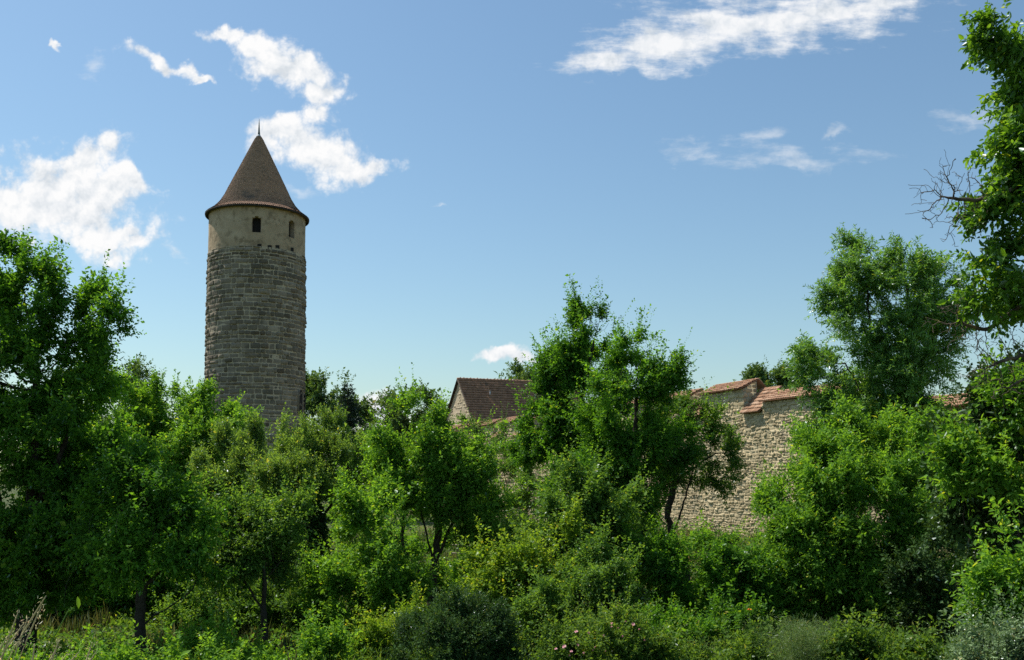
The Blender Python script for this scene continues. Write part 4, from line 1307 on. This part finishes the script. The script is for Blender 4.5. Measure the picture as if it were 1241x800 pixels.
# walnut hanging in from the right
plant('walnut_tree', 'large leaved walnut tree hanging into the right edge over the other trees', 'tree', 12.5,
      [(1250, 250, 40, 50), (1270, 325, 66, 50), (1252, 185, 26, 40), (1308, 250, 60, 120), (1298, 120, 40, 60), (1298, 40, 40, 50), (1348, 200, 60, 160), (1220, 325, 30, 34), (1233, 290, 30, 30), (1240, 225, 26, 36), (1252, 150, 20, 30), (1225, 360, 34, 20), (1205, 300, 24, 40), (1222, 250, 24, 40), (1230, 200, 20, 40), (1241, 140, 16, 34), (1248, 95, 16, 30)],
      [[(1500, 1100), (1490, 800), (1460, 560), (1400, 420), (1340, 330), (1290, 260)], [(1460, 560), (1420, 350), (1380, 180), (1320, 80)], [(1400, 420), (1320, 380), (1265, 350)], [(1380, 180), (1300, 110), (1262, 60)]],
      'walnut', gap=.4, whips=0, n_attr=800, step=0.17, kill=0.24, n_shoots=3900, seed=54, tip=0.0045, auto=0, shrink=.95, shoot=S(n=7, length=.15, ll=.088, lw=.5, six=True, spread=1.0, up=.7, hang=.35, droop=.3), upw=.2, trunk_r=.22, thr=-.12, bias=.45, rnd=.7, spread_shoots=.11,
      leaders=[((1238, 60), (1200, 30), .05), ((1240, 75), (1195, 66), .05), ((1225, 240), (1180, 262), .05), ((1225, 300), (1172, 325), .05), ((1230, 200), (1200, 180), .05), ((1235, 350), (1205, 385), .06)])


def dead_branches():
    """bare limbs of the walnut, reaching left out of its crown"""
    root = [o for o in COL.objects if o.name == 'walnut_tree'][0]
    g = np.random.default_rng(61)
    for pts, d, fan, nb in (([(1236, 225), (1205, 238), (1180, 243), (1150, 240)], 12.3, ((1120, 235), (1128, 205), (1122, 262), (1140, 280), (1150, 200), (1135, 222), (1160, 270)), 260),
                            ([(1290, 340), (1235, 372), (1195, 400), (1165, 392)], 12.6, ((1140, 388), (1150, 410), (1128, 378), (1172, 345), (1185, 430), (1160, 360)), 200),
                            ([(1330, 400), (1260, 425), (1225, 435), (1195, 445)], 12.4, ((1165, 462), (1180, 425), (1205, 400), (1215, 420), (1190, 465), (1168, 440), (1230, 410)), 240),
                            ([(1330, 430), (1270, 455), (1235, 463), (1215, 470)], 12.2, ((1195, 478), (1210, 455), (1225, 480), (1240, 440)), 120)):
        line = [P(x, y, d) for x, y in pts]
        seg = []
        for a, b in zip(line[:-1], line[1:]):
            m = max(2, int(np.linalg.norm(b - a) / 0.06))
            seg += [a + (b - a) * k / m for k in range(m)]
        seg.append(line[-1])
        seg = np.array(seg) + g.normal(0, 0.008, (len(seg), 3))
        att = []
        for fx, fy in fan:
            e = P(fx, fy, d + g.uniform(-.25, .25))
            st = seg[g.integers(len(seg) // 3, len(seg))]
            tt = g.uniform(0.1, 1, int(1.7 * nb / len(fan)))
            q = st + (e - st) * tt[:, None]
            att.append(q + g.normal(0, 1, q.shape) * (0.07 + 0.05 * tt)[:, None])
        att = np.concatenate(att)
        N, pr = colonize(list(seg), [-1] + list(range(len(seg) - 1)), att, 0.045, 0.05, g, 80, 0.0)
        rad, cnt = radii(pr, 0.0031, 2.45)
        sc = 0.03 / rad[0]
        rad = rad * np.where(rad > 0.012, np.clip(sc, .5, 1.3), 1)
        mb = MB(); skeleton_mesh(mb, N, pr, rad, 0, 0.02)
        mb.build('bare_branch', M['dead_bark'], root)


dead_branches()

# --- shrubs
SH = dict(stems_name='stem', crown_name='foliage')


def shrub(name, label, d, blobs, leaf, n_shoots, seed, shoot=None, cat='shrub', leaders=(), n_attr=None, **k):
    bx = sum(b[0] for b in blobs[:1]); by = blobs[0][1]
    trunks = []
    for b in blobs[:4]:
        trunks.append([(b[0], b[1] + b[3] * 1.6, b[4] if len(b) > 4 else 0), (b[0], b[1] + b[3] * 0.3, b[4] if len(b) > 4 else 0)])
    kw = dict(step=0.24 * d / 24, kill=0.34 * d / 24, tip=0.004, thr=-.2, shrink=0.94, freq=1.0, bearing=10)
    kw.update(SH); kw.update(k)
    return plant(name, label, cat, d, blobs, trunks, leaf, n_attr=n_attr or max(120, n_shoots // 9), n_shoots=n_shoots, seed=seed, shoot=shoot, leaders=leaders, **kw)


shrub('large_shrub', 'large bright green shrub mass below the ash tree at the right', 25,
      [(1026, 578, 62, 45), (1064, 600, 70, 55), (986, 638, 44, 42), (1000, 665, 85, 55), (1080, 660, 60, 55), (966, 690, 36, 40), (1040, 720, 90, 50), (970, 725, 55, 40), (1110, 610, 40, 40), (1100, 710, 50, 50), (1040, 540, 60, 30, 1), (1095, 560, 40, 34, 1), (1012, 552, 26, 22, 1)],
      'fresh', 14500, 71, S(n=8, length=.32, ll=.095, lw=.5, six=False), leaders=[((968, 610), (958, 580), .15), ((1010, 555), (1002, 535), .15), ((1040, 560), (1030, 535), .2)], n_attr=1300, whips=.03)
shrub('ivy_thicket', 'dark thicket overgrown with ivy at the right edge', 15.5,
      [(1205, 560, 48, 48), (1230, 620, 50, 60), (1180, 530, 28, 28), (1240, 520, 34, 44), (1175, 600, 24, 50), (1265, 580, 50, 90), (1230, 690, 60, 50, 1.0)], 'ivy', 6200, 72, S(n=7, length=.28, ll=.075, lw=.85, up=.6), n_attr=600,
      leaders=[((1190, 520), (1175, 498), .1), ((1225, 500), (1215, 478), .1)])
shrub('elder_shrub', 'brighter leafy shrub growing over the top of the ivy thicket at the right edge', 14.6, [(1232, 500, 26, 22), (1225, 575, 22, 16), (1165, 590, 14, 34), (1245, 545, 20, 40)], 'fresh', 900, 73, S(n=8, length=.26, ll=.085, lw=.5, six=True), n_attr=200)
shrub('back_thicket', 'dark tangle of bushes under the trees at the left', 27, [(60, 700, 70, 60), (150, 690, 70, 60), (230, 690, 60, 60), (100, 760, 80, 50), (220, 760, 70, 50), (20, 760, 60, 50)], 'deep', 6000, 74, S(n=8, length=.36, ll=.105, lw=.6), n_attr=600)
shrub('hazel_shrub', 'light green bush between the ivy clad trunk and the apple tree', 23.5, [(440, 690, 40, 50), (470, 720, 36, 40), (420, 740, 40, 40), (450, 640, 30, 34), (480, 760, 34, 34)], 'fresh', 3800, 75, S(n=8, length=.28, ll=.085, lw=.6))
shrub('yellow_green_bush', 'low yellow green bush left of the dark box bush', 20, [(462, 785, 30, 24), (495, 772, 22, 18), (430, 802, 30, 20)], 'lime', 1900, 76, S(n=8, length=.22, ll=.065, lw=.6))
shrub('grey_bush', 'greyish bush behind the thin straight trunk at the left', 24, [(270, 730, 34, 40), (350, 745, 30, 36), (310, 770, 44, 34), (250, 780, 40, 30)], 'apple', 2800, 77, S(n=8, length=.25, ll=.07, lw=.6))
shrub('box_bush', 'rounded dark blue green bush at the bottom centre', 17.5, [(555, 785, 52, 40), (520, 800, 44, 40), (595, 800, 36, 36), (560, 760, 26, 24), (560, 830, 70, 40)], 'box', 5600, 78, S(n=10, length=.2, ll=.042, lw=.5, hang=-.1), upw=.9, rnd=.45, n_attr=700, whips=.07, whip_len=.5, gap=.06,
      leaders=[((565, 750), (566, 726), .07), ((540, 760), (536, 740), .07), ((585, 765), (592, 745), .07), ((510, 780), (502, 762), .07), ((600, 785), (612, 770), .07)])
shrub('bramble_mound', 'bright green bramble mound arching over the path', 21.5, [(640, 710, 42, 42), (605, 725, 40, 34), (665, 690, 36, 40), (585, 750, 26, 24), (640, 750, 40, 30)], 'lime', 5200, 79, S(n=7, length=.26, ll=.07, lw=.75, up=1.1, hang=.2), thr=-.6, n_attr=600, bias=.2, upw=.7)
shrub('hanging_shrub', 'tangled shrub with pale leaves in front of the ivy trees', 24.5, [(690, 650, 46, 36), (720, 625, 40, 34), (660, 680, 34, 34), (735, 660, 34, 30), (700, 610, 40, 24)], 'apple', 3600, 80, S(n=8, length=.28, ll=.08, lw=.62, hang=.25), hang_twigs=160, n_attr=420)
shrub('privet_shrub', 'speckled light shrub with small pale leaves behind the pink roses', 19.5, [(695, 735, 36, 34), (730, 745, 26, 36), (665, 755, 28, 30), (715, 700, 20, 22), (745, 720, 12, 24)], 'apple', 3000, 81, S(n=9, length=.22, ll=.055, lw=.66), upw=.8,
      leaders=[((722, 710), (724, 672), .05), ((740, 715), (744, 690), .05), ((690, 715), (684, 690), .06)])
shrub('shade_shrub', 'dark shrub in the deep shade right of the leaning fruit tree', 24, [(850, 720, 46, 40), (810, 740, 34, 40), (890, 718, 34, 36), (870, 750, 44, 34), (800, 690, 26, 30)], 'deep', 3400, 82, S(n=8, length=.3, ll=.085, lw=.55))
shrub('low_herb_clump', 'low light green weeds at the bottom, right of the roses', 16.5, [(830, 815, 40, 16), (870, 818, 34, 18), (900, 810, 26, 18), (790, 820, 24, 16)], 'weed', 1700, 83, S(n=7, length=.2, ll=.065, lw=.5), cat='plant')
shrub('bright_weed_patch', 'bright leafy weeds at the bottom between feathery plant and right shrub', 16, [(1050, 808, 34, 18), (1090, 812, 30, 18), (1020, 800, 22, 18), (1125, 815, 30, 16)], 'weed', 1700, 84, S(n=7, length=.22, ll=.075, lw=.5), cat='plant')
shrub('shaded_shrub', 'dim leafy shrub in the dark hollow at the lower right', 22.5, [(1140, 730, 40, 44), (1180, 760, 40, 36), (1110, 760, 34, 30), (1165, 690, 34, 36)], 'ivy', 2400, 85, S(n=8, length=.28, ll=.085, lw=.5))  # dark ivy leaf colour used to paint in the hollow's shade
shrub('dogwood_shrub', 'sunlit green shrub in the lower right corner above the grey green plant', 10.5, [(1225, 735, 34, 34), (1200, 752, 22, 24), (1240, 690, 22, 46), (1260, 760, 40, 50)], 'fresh', 1500, 86, S(n=8, length=.2, ll=.06, lw=.5, six=True), n_attr=330, step=.09, kill=.13, spread_shoots=.05,
      leaders=[((1215, 720), (1190, 738), .04), ((1235, 660), (1232, 610), .05), ((1238, 640), (1222, 655), .04)])
shrub('grey_leaved_plant', 'grey green small leaved plant in the bottom right corner', 9.6, [(1210, 795, 34, 18), (1240, 785, 30, 20), (1180, 808, 26, 16), (1225, 825, 50, 24)], 'grey', 2600, 87, S(n=9, length=.13, ll=.032, lw=.55), cat='plant', n_attr=300, step=.09, kill=.13, spread_shoots=.04)
shrub('wall_foot_shrub', 'green bush climbing the sunny wall beside the large shrub', 38, [(958, 590, 12, 16), (940, 622, 14, 20), (970, 605, 16, 24)], 'fresh', 1000, 88, S(n=8, length=.36, ll=.1, lw=.55))
shrub('garden_weeds', 'sunlit weeds behind the apple tree, before the wooden fence', 36, [(560, 700, 26, 14), (480, 690, 30, 20), (530, 705, 22, 14), (600, 700, 20, 12)], 'lime', 1500, 90, S(n=8, length=.36, ll=.1, lw=.55), cat='plant')
shrub('midground_bush', 'mid green bush behind the forked trees at the foot of the wall', 43, [(760, 660, 40, 20), (800, 668, 36, 18), (720, 655, 30, 20), (868, 664, 30, 14)], 'fresh', 2600, 91, S(n=8, length=.4, ll=.115, lw=.55))
shrub('tower_foot_bush', 'light bush between pale tree and apple tree before the low wall', 55, [(445, 590, 34, 26), (480, 600, 36, 26), (420, 620, 40, 30), (560, 610, 34, 28)], 'fresh', 3000, 92, S(n=8, length=.5, ll=.13, lw=.55), leaders=[((440, 575), (437, 556), .3), ((470, 580), (468, 556), .3)])


shrub('low_weeds', 'dim leafy weeds around the foot of the black trunk at the bottom left', 16.5, [(60, 838, 50, 26), (130, 840, 44, 24), (225, 825, 40, 26), (20, 832, 40, 26), (100, 848, 90, 24)], 'fresh', 2600, 94, S(n=8, length=.26, ll=.075, lw=.5), cat='plant')
shrub('currant_bush', 'mid green bush at the bottom between the two thin trunked trees', 18.5, [(265, 815, 40, 28), (345, 818, 40, 24), (395, 812, 34, 26), (300, 838, 80, 24)], 'fresh', 3000, 95, S(n=8, length=.24, ll=.07, lw=.62))
shrub('nettle_bed', 'green bed of nettles under the forked tree right of the rose bush', 22, [(800, 788, 40, 20), (850, 790, 40, 20), (905, 782, 36, 22), (770, 775, 26, 18)], 'deep', 2200, 96, S(n=9, length=.34, ll=.08, lw=.5), upw=1.2, cat='plant')
shrub('hawthorn_shrub', 'rounded green shrub behind the apple tree trunk', 31, [(500, 700, 40, 40), (540, 720, 34, 30), (450, 680, 34, 34), (560, 740, 30, 20)], 'fresh', 2600, 97, S(n=8, length=.32, ll=.09, lw=.55))


def rose_bush():
    root = shrub('rose_bush', 'flowering rose bush with small pink blooms at the bottom centre', 16.5, [(730, 785, 44, 24), (695, 800, 34, 22), (765, 800, 30, 22), (745, 768, 28, 14), (725, 820, 60, 26)], 'weed', 3600, 93,
                 S(n=8, length=.18, ll=.05, lw=.6), leaders=[((750, 765), (758, 752), .05), ((765, 770), (768, 752), .05)], step=.15, kill=.2, n_attr=420)
    g = np.random.default_rng(5)
    loc = np.array(root.location)
    fm = MB()
    # a small double bloom: three whorls of cupped petals
    for ring, (n, r, h, tl) in enumerate(((6, .032, 0.0, .010), (5, .022, .008, .018), (4, .012, .014, .024))):
        for k in range(n):
            a = (k + ring * 0.5) * 2 * math.pi / n
            o = np.array((math.cos(a), math.sin(a), 0)); s = np.array((-o[1], o[0], 0))
            v = [Z3 * h, o * r * .6 + s * r * .5 + Z3 * (h + tl * .6), o * r + s * r * .22 + Z3 * (h + tl), o * r - s * r * .22 + Z3 * (h + tl), o * r * .6 - s * r * .5 + Z3 * (h + tl * .6)]
            fm.add(v, [np.array([(0, 1, 2, 3, 4)])], g.uniform(.2, .9))
    proto = fm.build('flower', M['pink'])
    me = proto.data
    first = True
    spots = [(757, 754), (767, 757), (740, 760), (748, 762), (699, 766), (730, 771), (684, 784), (694, 790), (707, 792), (690, 795), (721, 785), (756, 772), (717, 789), (774, 764), (672, 787), (712, 768), (735, 790), (780, 777), (742, 756), (700, 782)]
    for px, py in spots:
        o = proto if first else bpy.data.objects.new('flower', me)
        if not first: COL.objects.link(o)
        first = False
        o.parent = root
        p = P(px + g.uniform(-2, 2), py, 15.75)
        o.location = tuple(p - loc)
        o.rotation_euler = (R(35) + g.normal(0, .3), g.normal(0, .3), g.uniform(0, 6))
        s = g.uniform(.6, 1.15); o.scale = (s, s, s)


rose_bush()


def feathery_plant():
    g = np.random.default_rng(8)
    d = 16.0
    c = P(968, 800, d); base = np.array((c[0], c[1], float(ground(c[0], c[1]))))
    root = empty('feathery_plant', base, 'pale feathery asparagus like plant at the bottom right of centre', 'plant')
    mb = MB()
    ps, ds = [], []
    for k in range(34):
        e = P(968 + g.normal(0, 24), 752 + abs(g.normal(0, 14)), d + g.normal(0, .3))
        t = np.linspace(0, 1, 8)
        b0 = base + np.array((g.normal(0, .1), g.normal(0, .1), 0))
        q = b0 + (e - b0) * t[:, None]
        q[:, :2] -= (e - b0)[:2] * (0.5 * np.sin(t * math.pi) * 0.4)[:, None]
        mb.tube(q, np.linspace(.008, .003, 8), 4, cap=False)
        for s in np.linspace(.45, 1, 22):
            q0 = b0 + (e - b0) * s
            for j in range(3):
                ps.append(q0); ds.append(unit(np.array((g.normal(), g.normal(), g.uniform(0, .9)))))
    mb.build('stem', L['feather'], root)
    lf = Leaf()
    lf.add(*leaves(np.array(ps), np.array(ds), g, n=9, length=.26, ll=.06, lw=.07, spread=.6, hang=-.1))
    lf.build('foliage', L['feather'], root)
    # a marigold in front of the shade
    for (px, py, dd), lab in (((908, 740, 17.6), 'single orange flower glowing before the dark shrubs'), ((641.5, 654.5, 40.0), 'tiny orange flower on top of the bramble mound')):
        p = P(px, py, dd)
        gz = float(ground(p[0], p[1]))
        fr = empty('orange_flower', (p[0], p[1], gz), lab, 'flower')
        st = MB(); st.tube([(p[0] + .05, p[1], gz), (p[0] + .03, p[1], (gz + p[2]) / 2), p], (.006, .005, .004), 5); st.build('stem', L['weed'], fr)
        bl = MB()
        sz = .055 if dd < 30 else .07
        for k in range(8):
            a = k * 2 * math.pi / 8
            o = np.array((math.cos(a), math.sin(a) * .6, 0.5)); o = unit(o); s = unit(np.cross(o, Z3))
            bl.add([p, p + o * sz * .6 + s * sz * .4, p + o * sz, p + o * sz * .6 - s * sz * .4], [np.array([(0, 1, 2, 3)])], g.uniform(0, 1))
        bl.build('bloom', M['orange'], fr)


feathery_plant()


def fence():
    d = 44.0
    a, b = P(556, 684, d), P(600, 676, d)
    za, zb = float(ground(*a[:2])), float(ground(*b[:2]))
    root = empty('wooden_fence', (a[0], a[1], za), 'weathered wooden rail fence behind the apple tree', 'fence')
    for k in range(4):
        t = k / 3
        q = a + (b - a) * t
        m = MB(); z = float(ground(q[0], q[1]))
        m.tube([(q[0], q[1], z - .2), (q[0] + .02, q[1], z + .6), (q[0], q[1], z + 1.25)], (.075, .07, .065), 7, .4 + .1 * k)
        m.build('post', M['old_wood'], root)
    for h in (.35, .72, 1.08):
        m = MB(); m.tube([(a[0] - .3, a[1] - .08, za + h), ((a[0] + b[0]) / 2, (a[1] + b[1]) / 2 - .08, (za + zb) / 2 + h + .04), (b[0] + .3, b[1] - .08, zb + h)], .045, 6, .6)
        m.build('rail', M['old_wood'], root)


fence()


# --- dry grass by the photographer's feet
def dry_grass():
    g = np.random.default_rng(14)
    tips = [(29, 755, 4.0, 735), (56, 722, 3.6, 800), (34, 748, 3.8, 800), (22, 742, 3.4, 830), (68, 786, 4.2, 860), (112, 778, 4.2, 860), (72, 774, 3.6, 850), (96, 790, 4.4, 860), (118, 788, 4.0, 870), (10, 770, 3.4, 840), (50, 735, 3.9, 850), (82, 792, 4.1, 870), (-4, 765, 3.3, 850), (42, 780, 3.6, 860)]
    for px, py, d, _ in tips:
        tp = P(px, py, d)
        bx = tp[0] - g.uniform(.0, .3); by = tp[1] + g.uniform(-.1, .1)
        bz = float(ground(bx, by))
        root = empty('dry_grass_stalk', (bx, by, bz), 'tall dry straw coloured grass stalk at the bottom left corner', 'grass', 'dry grass stalks at the bottom left')
        t = np.linspace(0, 1, 12)
        b0 = np.array((bx, by, bz))
        q = b0 + (tp - b0) * t[:, None]
        q[:, 0] -= 0.10 * np.sin(t * math.pi) * (tp[0] - bx) / .15 * .6
        q[:, 2] += 0.05 * np.sin(t * math.pi)
        m = MB(); m.tube(q, np.linspace(.0028, .0012, 12), 5, .5); m.build('stem', L['straw'], root)
        # seed head: a slender plume of tight spikelets
        s = np.linspace(.83, 1.0, 12)
        ax = np.stack([np.interp(s, t, q[:, j]) for j in range(3)], 1)
        hd = MB(); hd.tube(ax, 0.0026 * np.sin(np.linspace(.25, math.pi - .05, 12)) ** .7 * g.uniform(.75, 1.2, 12) + .001, 6, .6)
        k = 34
        s = g.uniform(.82, .995, k)
        pp = np.stack([np.interp(s, t, q[:, j]) for j in range(3)], 1)
        dv = unit(q[-1] - q[-4])
        V, fc, T = leaves(pp, dv[None] + g.normal(0, .10, (k, 3)), g, n=1, length=.004, ll=.013, lw=.25, spread=.35, hang=0.0, up=.2, start=0)
        hd.add(V, [fc], T)
        hd.build('seed_head', L['straw'], root)
    # the broad leaved weed between the stalks
    tp = P(84, 738, 4.1); bx, by = tp[0] - .35, tp[1]
    bz = float(ground(bx, by))
    root = empty('broad_leaved_weed', (bx, by, bz), 'green broad leaved weed leaning right between the dry grass stalks', 'plant')
    m = MB(); t = np.linspace(0, 1, 10); b0 = np.array((bx, by, bz)); q = b0 + (tp - b0) * t[:, None]; q[:, 0] -= .06 * np.sin(t * math.pi)
    m.tube(q, np.linspace(.006, .002, 10), 5); m.build('stem', L['weed'], root)
    lf = Leaf()
    sp = np.linspace(.35, 1, 7)
    pp = np.stack([np.interp(sp, t, q[:, j]) for j in range(3)], 1)
    for q1 in np.repeat(pp, 2, 0):
        lf = Leaf()
        lf.add(*leaves(q1[None], np.array([(.7, 0, .3)]) + g.normal(0, .1, (1, 3)), g, n=1, length=.03, ll=.07, lw=.3, six=True, spread=1.3, hang=-.05, up=.8))
        lf.build('leaf', L['weed'], root)


dry_grass()


# --- ground cover: blades and small herbs, beyond counting
def cover():
    g = np.random.default_rng(77)
    n = 70000
    y = 11.0 + 55 * g.uniform(0, 1, n) ** 1.6
    x = g.uniform(-.62, .62, n) * y
    ins = (x - WA[0]) * WN[0] + (y - WA[1]) * WN[1]
    ok = ins > .3
    # leave the path free
    path = np.array([P(560, 860, 17.0), P(640, 800, 20.0), P(690, 770, 23.0), P(760, 745, 27.0), P(800, 725, 31.0)])[:, :2]
    t = np.linspace(0, 4, 60); c = np.stack([np.interp(t, range(5), path[:, k]) for k in (0, 1)], 1)
    dm = np.min(np.hypot(x[:, None] - c[None, :, 0], y[:, None] - c[None, :, 1]), 1)
    ok &= (dm > 0.8)
    x, y = x[ok], y[ok]
    z = ground(x, y)
    p = np.stack([x, y, z], 1)
    sel = np.array([mnoise.noise(Vector((a * .35, b * .35, 3))) for a, b in zip(x, y)])
    gr = sel > 0.05
    pg = p[gr]
    dv = g.normal(0, .3, (len(pg), 3)); dv[:, 2] = 1
    lf = Leaf()
    lf.add(*leaves(pg, dv, g, n=3, length=.06, ll=.42, lw=.05, spread=.3, hang=-.5, up=.1, droop=0))
    tag(lf.build('grass', L['dry']), kind='stuff')
    ph = p[~gr]
    dv = g.normal(0, .45, (len(ph), 3)); dv[:, 2] = 1
    lf = Leaf()
    lf.add(*leaves(ph, dv, g, n=6, length=.42, ll=.11, lw=.5, spread=.9))
    tag(lf.build('undergrowth', L['weed']), kind='stuff')
    m = 9000
    y = 11.5 + 9 * g.uniform(0, 1, m); x = g.uniform(-.58, .58, m) * y
    dm = np.min(np.hypot(x[:, None] - c[None, :, 0], y[:, None] - c[None, :, 1]), 1)
    ok = (dm > 0.7) & (np.array([mnoise.noise(Vector((a * .5, b_ * .5, 8))) for a, b_ in zip(x, y)]) > -.05)
    x, y = x[ok], y[ok]
    ok = x > -.22 * y; x, y = x[ok], y[ok]
    pt = np.stack([x, y, ground(x, y)], 1)
    dv = g.normal(0, .22, (len(pt), 3)); dv[:, 2] = 1
    lf = Leaf()
    lf.add(*leaves(pt, dv, g, n=16, length=.75, ll=.10, lw=.2, spread=.8, hang=.0, droop=.1))
    lf.add(*leaves(pt + g.normal(0, .3, pt.shape) * (1, 1, 0), dv + g.normal(0, .2, dv.shape), g, n=5, length=.1, ll=.42, lw=.028, spread=.35, hang=-.5, up=.1, droop=0, tint=(.4, .95)))
    tag(lf.build('tall_weeds', L['weed']), kind='stuff')
    # tufts of green grass on the near bank
    m = 9000
    y = g.uniform(3.4, 8, m); x = g.uniform(-.7, .75, m) * y
    p = np.stack([x, y, ground(x, y)], 1)
    dv = g.normal(0, .3, (m, 3)); dv[:, 2] = 1
    lf = Leaf()
    lf.add(*leaves(p, dv, g, n=3, length=.04, ll=.2, lw=.035, spread=.35, hang=-.5, up=.1, droop=0))
    tag(lf.build('bank_grass', L['dry']), kind='stuff')


cover()
